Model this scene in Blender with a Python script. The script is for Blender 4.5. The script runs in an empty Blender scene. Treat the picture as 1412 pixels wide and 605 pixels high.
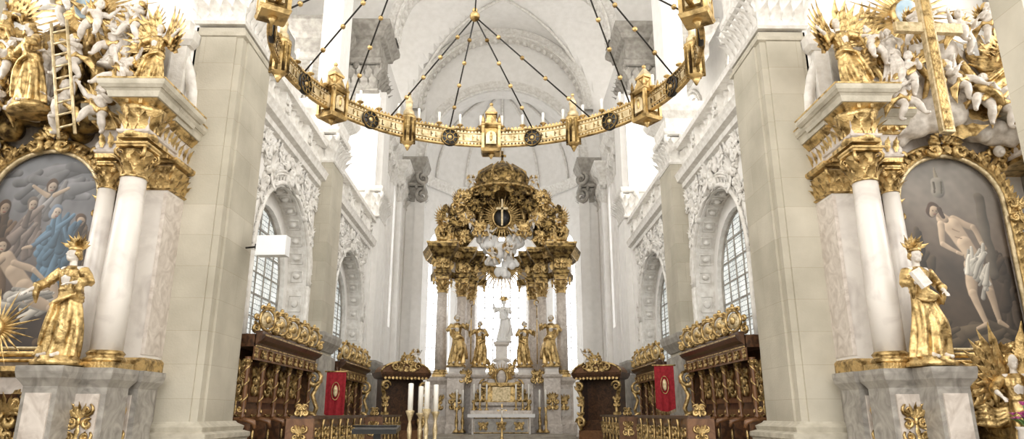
import bpy, math, random
import numpy as np
from mathutils import Matrix, Vector
pi=math.pi
def T(x,y,z): return Matrix.Translation((x,y,z))
def Rz(a): return Matrix.Rotation(math.radians(a),4,'Z')
def Rx(a): return Matrix.Rotation(math.radians(a),4,'X')
def Ry(a): return Matrix.Rotation(math.radians(a),4,'Y')
def S(a,b=None,c=None):
    if b is None: b=c=a
    return Matrix.Diagonal((a,b,c,1))
# ---------------------------------------------------------------- materials
MT={}
def mk(name,c1,c2=None,scale=5,rough=.5,metal=0,bump=0,bscale=40,dist=0,lo=.35,hi=.65,kind=None,emit=0,c3=None):
    m=bpy.data.materials.new(name); m.use_nodes=True; n=m.node_tree; N=n.nodes; L=n.links
    b=N['Principled BSDF']; b.inputs['Roughness'].default_value=rough; b.inputs['Metallic'].default_value=metal
    b.inputs['Base Color'].default_value=(*c1,1)
    tc=N.new('ShaderNodeTexCoord'); vec=tc.outputs['Object']
    if c2:
        no=N.new('ShaderNodeTexNoise'); no.inputs['Scale'].default_value=scale; no.inputs['Detail'].default_value=6
        no.inputs['Distortion'].default_value=dist; L.new(vec,no.inputs['Vector'])
        r=N.new('ShaderNodeValToRGB'); r.color_ramp.elements[0].position=lo; r.color_ramp.elements[1].position=hi
        r.color_ramp.elements[0].color=(*c1,1); r.color_ramp.elements[1].color=(*c2,1)
        if c3:
            e=r.color_ramp.elements.new((lo+hi)/2); e.color=(*c3,1)
        L.new(no.outputs['Fac'],r.inputs['Fac']); col=r.outputs['Color']
        if kind in('ashlar','tiles','lead'):
            sp=N.new('ShaderNodeSeparateXYZ'); L.new(vec,sp.inputs[0])
            ad=N.new('ShaderNodeMath'); L.new(sp.outputs[0],ad.inputs[0]); L.new(sp.outputs[1],ad.inputs[1])
            cb=N.new('ShaderNodeCombineXYZ'); L.new(ad.outputs[0],cb.inputs[0]); L.new(sp.outputs[2],cb.inputs[1])
            br=N.new('ShaderNodeTexBrick'); L.new(cb.outputs[0] if kind!='tiles' else vec,br.inputs['Vector'])
            br.inputs['Scale'].default_value=1
            if kind=='ashlar': br.inputs['Brick Width'].default_value=1.9; br.inputs['Row Height'].default_value=.62; br.inputs['Mortar Size'].default_value=.004
            if kind=='tiles': br.offset=0; br.inputs['Brick Width'].default_value=.6; br.inputs['Row Height'].default_value=.6; br.inputs['Mortar Size'].default_value=.01
            if kind=='lead': br.inputs['Brick Width'].default_value=.16; br.inputs['Row Height'].default_value=.14; br.inputs['Mortar Size'].default_value=.012
            br.inputs['Mortar Smooth'].default_value=.3
            br.inputs['Color1'].default_value=(1,1,1,1); br.inputs['Color2'].default_value=(.86,.86,.84,1)
            br.inputs['Mortar'].default_value=(.72,.68,.62,1) if kind!='lead' else (.16,.16,.17,1)
            mx=N.new('ShaderNodeMix'); mx.data_type='RGBA'; mx.blend_type='MULTIPLY'; mx.inputs[0].default_value=1
            L.new(col,mx.inputs[6]); L.new(br.outputs['Color'],mx.inputs[7]); col=mx.outputs[2]
        L.new(col,b.inputs['Base Color'])
        if emit: L.new(col,b.inputs['Emission Color']); b.inputs['Emission Strength'].default_value=emit
    elif emit:
        b.inputs['Emission Color'].default_value=(*c1,1); b.inputs['Emission Strength'].default_value=emit
    if bump:
        n2=N.new('ShaderNodeTexNoise'); n2.inputs['Scale'].default_value=bscale; n2.inputs['Detail'].default_value=3; L.new(vec,n2.inputs['Vector'])
        bp=N.new('ShaderNodeBump'); bp.inputs['Strength'].default_value=bump; bp.inputs['Distance'].default_value=.03
        L.new(n2.outputs['Fac'],bp.inputs['Height']); L.new(bp.outputs[0],b.inputs['Normal'])
    MT[name]=m; return m
mk('plaster',(.81,.79,.755),(.87,.85,.82),3,.75,bump=.1,bscale=8)
mk('stucco',(.68,.65,.60),(.84,.82,.78),6,.7,bump=.35,bscale=18)
mk('greystone',(.27,.25,.22),(.43,.405,.36),4,.75,bump=.4,bscale=14)
mk('sandstone',(.43,.395,.32),(.56,.52,.43),.9,.8,bump=.15,bscale=25,kind='ashlar')
mk('sandtrim',(.40,.365,.29),(.54,.50,.41),4,.8,bump=.3,bscale=20)
mk('marble',(.52,.475,.44),(.72,.68,.63),1.6,.28,dist=1.4,lo=.28,hi=.55)
mk('marblegrey',(.20,.185,.165),(.42,.395,.355),3,.3,dist=2,lo=.3,hi=.7)
mk('marblered',(.44,.38,.33),(.68,.62,.56),3,.3,dist=2,lo=.3,hi=.65)
mk('gold',(.15,.092,.03),(.68,.49,.22),7,.40,.85,bump=.4,bscale=26,lo=.34,hi=.56)
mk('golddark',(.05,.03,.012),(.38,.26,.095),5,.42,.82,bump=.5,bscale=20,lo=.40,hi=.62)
mk('goldpale',(.34,.26,.13),(.70,.58,.37),9,.45,.6,bump=.35,bscale=30,lo=.3,hi=.6)
mk('ivory',(.50,.455,.40),(.76,.71,.65),8,.45,bump=.15,bscale=30)
mk('darkwood',(.035,.016,.008),(.11,.05,.022),6,.32,dist=1.5)
mk('wood',(.12,.052,.02),(.21,.10,.042),5,.35,dist=1.5)
mk('black',(.012,.012,.012),None,rough=.4)
mk('iron',(.03,.028,.025),None,rough=.5,metal=.6)
mk('redcloth',(.24,.006,.012),(.35,.015,.025),12,.85,bump=.3)
mk('wax',(.86,.84,.78),None,rough=.4)
mk('whitecloth',(.85,.85,.84),None,rough=.8)
mk('lampwhite',(.80,.81,.82),None,rough=.35)
mk('leadglass',(.50,.53,.53),(.80,.83,.82),2,.3,kind='lead',emit=.8)
mk('dayglass',(.95,.97,1.0),(1,1,1),1,.3,kind='lead',emit=4.2)
mk('sideglass',(.95,.97,1.0),(1,1,1),1,.3,kind='lead',emit=2.2)
mk('aisleglass',(1,.98,.95),None,rough=.3,emit=9)
mk('floorstone',(.30,.26,.21),(.42,.38,.32),2,.4,kind='tiles')
mk('skyblue',(.35,.5,.62),(.7,.78,.82),3,.5)
mk('pink',(.55,.06,.30),(.8,.25,.55),20,.6)
mk('leafgreen',(.04,.10,.02),(.10,.2,.05),10,.6)
m=bpy.data.materials.new('oilpaint'); m.use_nodes=True
at=m.node_tree.nodes.new('ShaderNodeAttribute'); at.attribute_name='Col'
m.node_tree.links.new(at.outputs['Color'],m.node_tree.nodes['Principled BSDF'].inputs['Base Color'])
m.node_tree.nodes['Principled BSDF'].inputs['Roughness'].default_value=.5
MT['oilpaint']=m
# ---------------------------------------------------------------- builder
class B:
    def __init__(s): s.v=[];s.f=[];s.mi=[];s.sm=[];s.M=Matrix();s.mats=[]
    def add(s,vs,fs,mat,smooth=False,M=None):
        MM=s.M@M if M is not None else s.M
        o=len(s.v); flip=MM.to_3x3().determinant()<0
        s.v+= [tuple(MM@Vector(v)) for v in vs]
        if mat not in s.mats: s.mats.append(mat)
        k=s.mats.index(mat)
        for f in fs:
            g=[o+i for i in f]
            if flip: g.reverse()
            s.f.append(g); s.mi.append(k); s.sm.append(smooth)
    def box(s,x0,x1,y0,y1,z0,z1,mat,M=None):
        s.add([(x0,y0,z0),(x1,y0,z0),(x1,y1,z0),(x0,y1,z0),(x0,y0,z1),(x1,y0,z1),(x1,y1,z1),(x0,y1,z1)],
          [(0,3,2,1),(4,5,6,7),(0,1,5,4),(1,2,6,5),(2,3,7,6),(3,0,4,7)],mat,False,M)
    def loft(s,x0,x1,y0,y1,lev,mat,M=None):
        vs=[];fs=[]
        for z,o in lev: vs+=[(x0-o,y0-o,z),(x1+o,y0-o,z),(x1+o,y1+o,z),(x0-o,y1+o,z)]
        n=len(lev)
        for i in range(n-1):
            for j in range(4):
                a=i*4+j;b=i*4+(j+1)%4; fs.append((a,b,b+4,a+4))
        fs.append((3,2,1,0)); fs.append((4*n-4,4*n-3,4*n-2,4*n-1))
        s.add(vs,fs,mat,False,M)
    def lathe(s,x,y,z,prof,mat,seg=16,fn=None,M=None,smooth=True,sy=1):
        vs=[];fs=[];n=len(prof)
        for r,h in prof:
            for j in range(seg):
                a=2*pi*j/seg; rr=r*(fn(a,h) if fn else 1)
                vs.append((x+rr*math.cos(a),y+sy*rr*math.sin(a),z+h))
        for i in range(n-1):
            for j in range(seg):
                a=i*seg+j;b=i*seg+(j+1)%seg; fs.append((a,b,b+seg,a+seg))
        fs.append(tuple(reversed(range(seg)))); fs.append(tuple(range((n-1)*seg,n*seg)))
        s.add(vs,fs,mat,smooth,M)
    def tube(s,pts,rad,mat,seg=8,M=None,closed=False):
        P=[Vector(p) for p in pts];n=len(P)
        if not hasattr(rad,'__len__'): rad=[rad]*n
        vs=[];fs=[];ref=None
        for i in range(n):
            if closed: t=P[(i+1)%n]-P[i-1]
            else: t=P[min(i+1,n-1)]-P[max(i-1,0)]
            if t.length<1e-9: t=Vector((0,0,1))
            t.normalize()
            if ref is None:
                ref=Vector((0,1,0)) if abs(t.y)<.8 else Vector((1,0,0))
            u=ref-t*ref.dot(t)
            if u.length<1e-6: u=t.orthogonal()
            u.normalize(); ref=u; w=t.cross(u)
            for j in range(seg):
                a=2*pi*j/seg; vs.append(P[i]+(u*math.cos(a)+w*math.sin(a))*rad[i])
        for i in range(n if closed else n-1):
            for j in range(seg):
                a=i*seg+j;b=i*seg+(j+1)%seg;c=((i+1)%n)*seg
                fs.append((a,b,c+(j+1)%seg,c+j))
        if not closed:
            fs.append(tuple(reversed(range(seg)))); fs.append(tuple(range((n-1)*seg,n*seg)))
        s.add(vs,fs,mat,True,M)
    def ell(s,c,r,mat,M=None,seg=10,rings=7):
        if not hasattr(r,'__len__'): r=(r,r,r)
        vs=[(c[0],c[1],c[2]-r[2])];fs=[]
        for i in range(1,rings):
            p=-pi/2+pi*i/rings
            for j in range(seg):
                a=2*pi*j/seg; vs.append((c[0]+r[0]*math.cos(p)*math.cos(a),c[1]+r[1]*math.cos(p)*math.sin(a),c[2]+r[2]*math.sin(p)))
        vs.append((c[0],c[1],c[2]+r[2])); top=len(vs)-1
        for j in range(seg): fs.append((0,1+(j+1)%seg,1+j)); fs.append((top,top-seg+j,top-seg+(j+1)%seg))
        for i in range(rings-2):
            for j in range(seg):
                a=1+i*seg+j;b=1+i*seg+(j+1)%seg; fs.append((a,b,b+seg,a+seg))
        s.add(vs,fs,mat,True,M)
    def prism(s,poly,y0,y1,mat,M=None,smooth=False):
        n=len(poly); vs=[(p[0],y0,p[1]) for p in poly]+[(p[0],y1,p[1]) for p in poly]
        fs=[tuple(range(n)),tuple(reversed(range(n,2*n)))]
        for i in range(n): j=(i+1)%n; fs.append((j,i,i+n,j+n))
        s.add(vs,fs,mat,smooth,M)
    def sweep(s,path,prof,mat,M=None,closed=False,smooth=False):
        n=len(path);vs=[];fs=[];k=len(prof)
        for i in range(n):
            p=Vector(path[i])
            a=Vector(path[i-1]) if (i>0 or closed) else None
            b=Vector(path[(i+1)%n]) if (i<n-1 or closed) else None
            ds=[]
            if a is not None: ds.append((p-a).normalized())
            if b is not None: ds.append((b-p).normalized())
            ns=[Vector((d.y,-d.x)) for d in ds]
            nn=sum(ns,Vector((0,0))); nn.normalize(); c=max(.3,nn.dot(ns[0])); nn=nn/c
            for o,z in prof: vs.append((p.x+nn.x*o,p.y+nn.y*o,z))
        for i in range(n if closed else n-1):
            for j in range(k):
                a=i*k+j;b=i*k+(j+1)%k;c=((i+1)%n)*k
                fs.append((a,b,c+(j+1)%k,c+j))
        if not closed: fs.append(tuple(range(k))); fs.append(tuple(reversed(range((n-1)*k,n*k))))
        s.add(vs,fs,mat,smooth,M)
    def mesh(s,name):
        me=bpy.data.meshes.new(name); me.from_pydata(s.v,[],s.f)
        for m in s.mats: me.materials.append(MT[m])
        me.polygons.foreach_set('material_index',s.mi); me.polygons.foreach_set('use_smooth',s.sm); me.update(); return me
    def obj(s,name,M=None):
        o=bpy.data.objects.new(name,s.mesh(name)); bpy.context.scene.collection.objects.link(o)
        if M is not None: o.matrix_world=M
        return o
MIR=S(-1,1,1)
def inst(o,M,name=None):
    c=bpy.data.objects.new(name or o.name.split('.')[0],o.data); bpy.context.scene.collection.objects.link(c); c.matrix_world=M; return c
def mir(o,name=None): return inst(o,MIR@o.matrix_world,name)
# ------------------------------------------------------------ ornament kit
def spiral(b,cx,cz,r0,turns,a0,d,rad,mat,M,n=15,y=0,r1=.18):
    pts=[];rs=[]
    for i in range(n):
        t=i/(n-1); a=a0+d*turns*2*pi*t; r=r0*((1-t)+r1*t)
        pts.append((cx+r*math.cos(a),y-rad*.6*t,cz+r*math.sin(a))); rs.append(rad*(.35+1.1*math.sin(pi*min(1,t*1.1+.08))))
    rs[-1]=rad*1.3
    b.tube(pts,rs,mat,5,M)
def leaf(b,M,L,W,mat,curl=.5):
    vs=[];fs=[];n=6
    for i in range(n+1):
        t=i/n; w=W*.5*math.sin(pi*(t*.86+.12))*(1+.18*(-1)**i); y=-curl*L*t**2.2; z=L*(t-.25*curl*t**3)
        vs+=[(-w,y,z),(0,y-W*.12,z),(w,y,z)]
    for i in range(n):
        a=i*3; fs+=[(a,a+1,a+4,a+3),(a+1,a+2,a+5,a+4)]
    b.add(vs,fs,mat,True,M)
def orn(b,M,w,h,mat,seed=0,n=3,th=.06):
    R=random.Random(seed); t0=th*min(w,h)
    for i in range(n):
        t=(i+.5)/n; cz=h*(t-.5)*.85; k=.22+.14*R.random(); r0=min(w*.24,h*.5/n)*(0.8+.4*R.random()); d=1 if i%2 else -1
        a0=R.random()*2; la=[R.uniform(-70,70) for _ in range(3)]
        for s in(-1,1):
            MM=M@S(s,1,1)
            spiral(b,w*k,cz,r0,1.3,a0,d,t0,mat,MM)
            for q in range(3):
                leaf(b,MM@T(w*k*.6,0,cz)@Ry(90+la[q]-40*(q-1)),w*.32,w*.14,mat,.25)
    for i in range(5):
        a=(i-2)*26
        leaf(b,M@T(0,-t0,h*.1)@Ry(a),h*.4,w*.15,mat,.25)
    b.ell((0,-t0,h*.05),(w*.09,t0*1.4,h*.1),mat,M,8,5)
    leaf(b,M@T(0,-t0,0)@Ry(180),h*.5,w*.2,mat,.2)
def vol(b,x,y,z,r,ang,mat,rad,d=1):
    spiral(b,0,0,r,1.5,pi/2,-d,rad,mat,T(x,y,z)@Rz(ang),14)
def capital(b,x,y,z,r,h,mat):
    b.lathe(x,y,z,[(r*1.08,0),(r*1.1,h*.05),(r*.98,h*.08),(r,h*.5),(r*1.2,h*.85)],mat,14)
    for row in range(2):
        for i in range(8):
            a=45*i+22.5*row
            ca,sa=math.cos(math.radians(a)),math.sin(math.radians(a))
            leaf(b,T(x+r*ca,y+r*sa,z+h*(.05+.28*row))@Rz(a+90),h*.45,r*.75,mat,.75)
    for i in range(4):
        a=45+90*i; q=math.radians(a)
        vol(b,x+r*1.3*math.cos(q),y+r*1.3*math.sin(q),z+h*.76,h*.17,a,mat,h*.05)
    q=r*1.1
    b.loft(x-q,x+q,y-q,y+q,[(z+h*.9,0),(z+h*.92,r*.12),(z+h*.97,r*.12),(z+h,r*.22),(z+h*1.06,r*.22)],mat)
def capital_rect(b,x0,x1,y0,y1,z,h,mat,n=4,sides='nesw'):
    b.loft(x0,x1,y0,y1,[(z,.02),(z+h*.05,.06),(z+h*.08,.0),(z+h*.85,.06)],mat)
    W=x1-x0;D=y1-y0
    def side(ax,ay,bx,by,ang,k):
        for row in range(2):
            for i in range(k+row):
                t=(i+.5-.5*row)/k
                leaf(b,T(ax+(bx-ax)*t,ay+(by-ay)*t,z+h*(.06+.3*row))@Rz(ang),h*.45,math.hypot(bx-ax,by-ay)/k*.9,mat,.6)
    side(x0,y0,x1,y0,0,n); k2=max(2,round(n*D/W))
    side(x1,y0,x1,y1,90,k2); side(x0,y0,x0,y1,-90,k2)
    for cx,cy,a in((x0,y0,225),(x1,y0,-45),(x1,y1,45),(x0,y1,135)):
        q=math.radians(a); vol(b,cx+.06*math.cos(q),cy+.06*math.sin(q),z+h*.76,h*.16,a,mat,h*.05)
    b.ell(((x0+x1)/2,y0-.1,z+h*.85),(h*.1,h*.08,h*.12),mat)
    b.loft(x0,x1,y0,y1,[(z+h*.9,.05),(z+h*.93,.13),(z+h,.16),(z+h*1.1,.16)],mat)
def column(b,x,y,z0,z1,r,mat,cm,bm,ch=None):
    ch=ch or r*2.4
    b.loft(x-r*1.3,x+r*1.3,y-r*1.3,y+r*1.3,[(z0,0),(z0+r*.4,0)],bm)
    b.lathe(x,y,z0+r*.4,[(r*1.3,0),(r*1.36,r*.15),(r*1.3,r*.3),(r*1.1,r*.38),(r*1.12,r*.5),(r*1.2,r*.6),(r*1.1,r*.72),(r*1.02,r*.8)],bm,20)
    H=z1-z0-ch-r*1.2
    b.lathe(x,y,z0+r*1.2,[(r,0),(r*1.01,H*.33),(r*.95,H*.66),(r*.86,H)],mat,22)
    capital(b,x,y,z1-ch,r*.88,ch/1.06,cm)
def arch_wall(b,put,u0,u1,z0,z1,ops,th,mat,mat2=None,steps=14):
    def quad(pts): b.add(pts,[(0,1,2,3)],mat)
    cur=u0
    for uc,hw,sp,sill,rise in ops:
        for w in(0,th):
            quad([put(cur,w,z0),put(uc-hw,w,z0),put(uc-hw,w,z1),put(cur,w,z1)])
        us=[uc-hw*math.cos(pi*i/steps) for i in range(steps+1)]
        zs=[sp+rise*math.sin(pi*i/steps) for i in range(steps+1)]
        for i in range(steps):
            for w in(0,th):
                quad([put(us[i],w,zs[i]),put(us[i+1],w,zs[i+1]),put(us[i+1],w,z1),put(us[i],w,z1)])
                if sill>z0: quad([put(us[i],w,z0),put(us[i+1],w,z0),put(us[i+1],w,sill),put(us[i],w,sill)])
            b.add([put(us[i],0,zs[i]),put(us[i+1],0,zs[i+1]),put(us[i+1],th,zs[i+1]),put(us[i],th,zs[i])],[(0,1,2,3)],mat2 or mat)
        for u in(uc-hw,uc+hw):
            b.add([put(u,0,sill),put(u,0,sp),put(u,th,sp),put(u,th,sill)],[(0,1,2,3)],mat2 or mat)
        b.add([put(uc-hw,0,sill),put(uc+hw,0,sill),put(uc+hw,th,sill),put(uc-hw,th,sill)],[(0,1,2,3)],mat2 or mat)
        cur=uc+hw
    for w in(0,th): quad([put(cur,w,z0),put(u1,w,z0),put(u1,w,z1),put(cur,w,z1)])
    b.add([put(u0,0,z1),put(u1,0,z1),put(u1,th,z1),put(u0,th,z1)],[(0,1,2,3)],mat)
def arch_pts(uc,hw,sp,rise,sill,n=16):
    return [(uc-hw,sill)]+[(uc-hw*math.cos(pi*i/n),sp+rise*math.sin(pi*i/n)) for i in range(n+1)]+[(uc+hw,sill)]
def window(b,M,hw,z0,sp,rise,mat,nu=4,dz=.6,bar='iron',r=.02):
    poly=arch_pts(0,hw,sp,rise,z0)
    b.add([(p[0],.02,p[1]) for p in poly],[tuple(range(len(poly)))],mat,False,M)
    for i in range(1,nu):
        x=-hw+2*hw*i/nu; zt=sp+rise*math.sqrt(max(0,1-(x/hw)**2)); b.box(x-r,x+r,-r,r,z0,zt,bar,M)
    z=z0+dz
    while z<sp+rise-.1:
        w=hw if z<sp else hw*math.sqrt(max(0,1-((z-sp)/rise)**2)); b.box(-w,w,-r,r,z-r,z+r,bar,M); z+=dz
    b.tube([(p[0],0,p[1]) for p in poly],r*2.2,bar,6,M)
# ------------------------------------------------------------ figures
def remesh(b,vox,smooth=3):
    me=b.mesh('tmp'); o=bpy.data.objects.new('tmp',me); bpy.context.scene.collection.objects.link(o)
    m=o.modifiers.new('r','REMESH'); m.mode='VOXEL'; m.voxel_size=vox
    if smooth:
        q=o.modifiers.new('s','SMOOTH'); q.factor=.5; q.iterations=smooth
    dg=bpy.context.evaluated_depsgraph_get(); dg.update()
    r=bpy.data.meshes.new_from_object(o.evaluated_get(dg))
    vs=[tuple(v.co) for v in r.vertices]; fs=[tuple(p.vertices) for p in r.polygons]
    bpy.data.objects.remove(o); bpy.data.meshes.remove(r); bpy.data.meshes.remove(me); return vs,fs
def frame(p,d,side=1):
    d=Vector(d).normalized(); x=Vector((1,0,0)); 
    if abs(d.x)>.9: x=Vector((0,1,0))
    x=(x-d*x.dot(d)).normalized(); y=d.cross(x)
    return Matrix(((x.x,y.x,d.x,p[0]),(x.y,y.y,d.y,p[1]),(x.z,y.z,d.z,p[2]),(0,0,0,1)))
def hand(s,w,e,side,k=1.0):
    w=Vector(w);e=Vector(e); M=frame(w,w-e)
    s.ell((0,0,.045*k),(.036*k,.019*k,.05*k),'ivory',M)
    for i,(x,l) in enumerate(((-.027,.06),(-.009,.072),(.009,.068),(.027,.052))):
        s.tube([(x*k,0,.08*k),(x*1.15*k,-.008*k,(.08+l*.5)*k),(x*1.2*k,-.03*k,(.08+l)*k)],[.0105*k,.010*k,.008*k],'ivory',6,M)
    s.tube([(side*.028*k,-.005,.03*k),(side*.055*k,-.015*k,.055*k),(side*.06*k,-.03*k,.085*k)],[.013*k,.011*k,.009*k],'ivory',6,M)
def headparts(s,r,hp,rx,rz,k=1,beard=False):
    M=T(*hp)@Rz(rz)@Rx(rx)@S(k)
    s.ell((0,0,.01),(.076,.092,.108),'ivory',M,14,10); s.ell((0,-.045,-.06),(.05,.045,.045),'ivory',M)
    s.tube([(0,-.088,.03),(0,-.112,-.012),(0,-.095,-.026)],[.009,.015,.012],'ivory',6,M)
    s.tube([(-.045,-.078,.035),(0,-.093,.03),(.045,-.078,.035)],.012,'ivory',6,M)
    for q in(-1,1):
        s.ell((q*.03,-.08,.012),(.013,.012,.008),'ivory',M,8,6); s.ell((q*.078,0,.0),(.012,.02,.03),'ivory',M,8,6)
        s.ell((q*.035,-.065,-.02),(.022,.022,.022),'ivory',M,8,6)
    s.ell((0,-.09,-.048),(.022,.012,.006),'ivory',M,8,6); s.ell((0,-.088,-.058),(.018,.012,.006),'ivory',M,8,6)
    R=random.Random(3)
    r.ell((0,.028,.035),(.084,.085,.098),'gold',M,12,8)
    for i in range(16):
        a=-20+i*14.6; c,sn=math.cos(math.radians(a)),math.sin(math.radians(a))
        r.ell((.085*c,.02+.08*sn,.0+.05*R.random()-.03*(sn>0)),(.026,.026,.034),'gold',M,7,5)
    if beard:
        for i in range(7): r.ell(((i-3)*.016,-.075+.004*abs(i-3),-.085-.02*R.random()),(.018,.02,.045),'gold',M,7,5)
def statue(P):
    s=B();r=B(); out=B()
    g=P.get
    s.tube([(0,0,.88),(0,0,1.08),(0,-.01,1.28),(0,0,1.42)],[.14,.115,.15,.10],'ivory',14)
    s.tube([(-.17,0,1.41),(.17,0,1.41)],.07,'ivory',10)
    s.tube([(0,0,1.4),(0,-.02,1.58)],[.062,.052],'ivory',10)
    headparts(s,r,(0,-.035,1.655),g('hx',0),g('hz',0),1.08,g('beard',False))
    for sd,e,w in((1,g('el'),g('wl')),(-1,g('er'),g('wr'))):
        sh=(sd*.185,0,1.41)
        s.tube([sh,tuple(Vector(sh).lerp(Vector(e),.5)),e,tuple(Vector(e).lerp(Vector(w),.4)),w],[.06,.056,.044,.044,.028],'ivory',10)
        hand(s,w,e,-sd)
        m=Vector(e).lerp(Vector(w),g('slv',.55))
        r.tube([sh,tuple(Vector(sh).lerp(Vector(e),.5)),e,tuple(m),tuple(m+Vector((0,0,-.05)))],[.085,.085,.075,.085,.06],'gold',12)
        for q in range(3):
            a=Vector(sh).lerp(Vector(e),.25+.28*q); r.tube([a+Vector((0,-.07,.03)),a+Vector((sd*.03,-.03,-.09)),a+Vector((sd*.02,.05,-.1))],.022,'gold',6)
        r.tube([m+Vector((0,0,0)),m+Vector((0,.0,-.13)),m+Vector((0,.03,-.26))],[.06,.05,.015],'gold',8)
    ph=g('ph',0.);sw=g('sway',.06);kn=g('knee',1)
    n=18;seg=84;vs=[];fs=[]
    for i in range(n+1):
        t=i/n; z=1.1-1.07*t
        rx=.145+.15*t**.7;ry=.12+.12*t**.8;cx=sw*math.sin(pi*t*1.1);am=.02+.15*t
        for j in range(seg):
            a=2*pi*j/seg
            f=math.sin(6*a+ph+2.8*t)+.6*math.sin(11*a-3.5*t+ph*2)
            k=1+am*(abs(f)**.8*(1 if f>0 else -1))
            if t<.8: k+=.34*math.exp(-((t-.5)/.22)**2)*max(0,math.cos(a-(-pi/2+.5*kn)))**3
            vs.append((cx+rx*k*math.cos(a),ry*k*math.sin(a),z))
    for i in range(n):
        for j in range(seg):
            a=i*seg+j;b2=i*seg+(j+1)%seg; fs.append((b2,a,a+seg,b2+seg))
    fs.append(tuple(range(seg))); fs.append(tuple(reversed(range(n*seg,(n+1)*seg))))
    r.add(vs,fs,'gold',True)
    r.lathe(0,0,0,[(.14,1.04),(.15,1.08),(.165,1.2),(.185,1.3),(.18,1.4),(.09,1.48)],'gold',20,fn=lambda a,h:1+.06*math.sin(9*a+h*9),sy=.82)
    r.tube([(.15*math.cos(a),.125*math.sin(a),1.08) for a in [2*pi*i/16 for i in range(16)]],.022,'gold',6,closed=True)
    for q in range(5):
        pts=[]
        for i in range(18):
            t=i/17
            a=math.radians(kn*(-250+q*4+260*t)-90*(kn<0)); z=1.46-.62*t-q*.07*math.sin(pi*min(1,t*1.3)); rr=.155+.07*t+.02*math.sin(9*t+q)
            pts.append((rr*1.12*math.cos(a),rr*math.sin(a)*.95-.01,z))
        x,y,z=pts[-1]
        for h in range(5): pts.append((x+kn*.025*h+.016*q,y+.02*q-.03,z-.13*(h+1)))
        r.tube(pts,[.026]*18+[.036,.042,.042,.036,.02],'gold',8)
    if g('fly'):
        for q in range(4):
            r.tube([(kn*.15,.05,.95-.05*q),(kn*.35,.08,.9-.07*q),(kn*.5,.05,1.0-.1*q),(kn*.72,.1,.95-.08*q)],[.05,.06,.05,.02],'gold',8)
    for q in(-1,1):
        s.tube([(q*.09+sw*.3,-.12,.10),(q*.1+sw*.3,-.2,.05),(q*.12+sw*.3,-.31,.035)],[.05,.042,.028],'ivory',8)
    v,f=remesh(s,g('vox',.014)); out.add(v,f,g('skin','ivory'),True)
    v,f=remesh(r,g('vox',.014)*1.1,1); out.add(v,f,g('robe','gold'),True)
    if g('wings'):
        for sd in(-1,1):
            for lay,(nf,L,w) in enumerate(((9,.95,.15),(8,.62,.14),(6,.36,.12))):
                for i in range(nf):
                    a=sd*(15+i*(125/nf)+lay*4)
                    leaf(out,T(sd*(.07+.012*i),.14-.03*lay,1.4-.01*i)@Rz(sd*-18)@Ry(a*.95)@S(1,1,1),L*(1-.03*i),w,g('robe','gold'),.12)
            out.tube([(sd*.05,.12,1.3),(sd*.2,.16,1.62),(sd*.42,.18,1.75)],[.05,.045,.02],g('robe','gold'),8)
    if g('crown'):
        for i in range(9):
            a=(i-4)*17+P.get('cz',0)
            leaf(out,T(0,.0,1.76)@Rx(-8)@Ry(a),.24 if i%2 else .3,.07,'gold',.25)
            leaf(out,T(0,.05,1.76)@Rz(90)@Ry(a*.8),.22,.07,'gold',.25)
        out.lathe(0,-.02,1.73,[(.10,0),(.105,.03),(.09,.06)],'gold',14)
    if g('book'):
        e=Vector(P['wr']); out.box(-.12,.12,-.03,.03,-.15,.15,'ivory',T(e.x-.03,e.y-.08,e.z+.06)@Rz(20)@Ry(-22)@Rx(-20))
    if g('staff'):
        x,y,z=P['staff']; out.tube([(x,y,0),(x,y,2.1)],.02,'gold',8); spiral(out,x,2.2,.12,1.2,-pi/2,1,.02,'gold',T(0,y,0))
    out.lathe(0,0,-.10,[(.36,0),(.36,.06),(.30,.10),(.30,.14)],g('robe','gold'),16)
    return out
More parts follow.
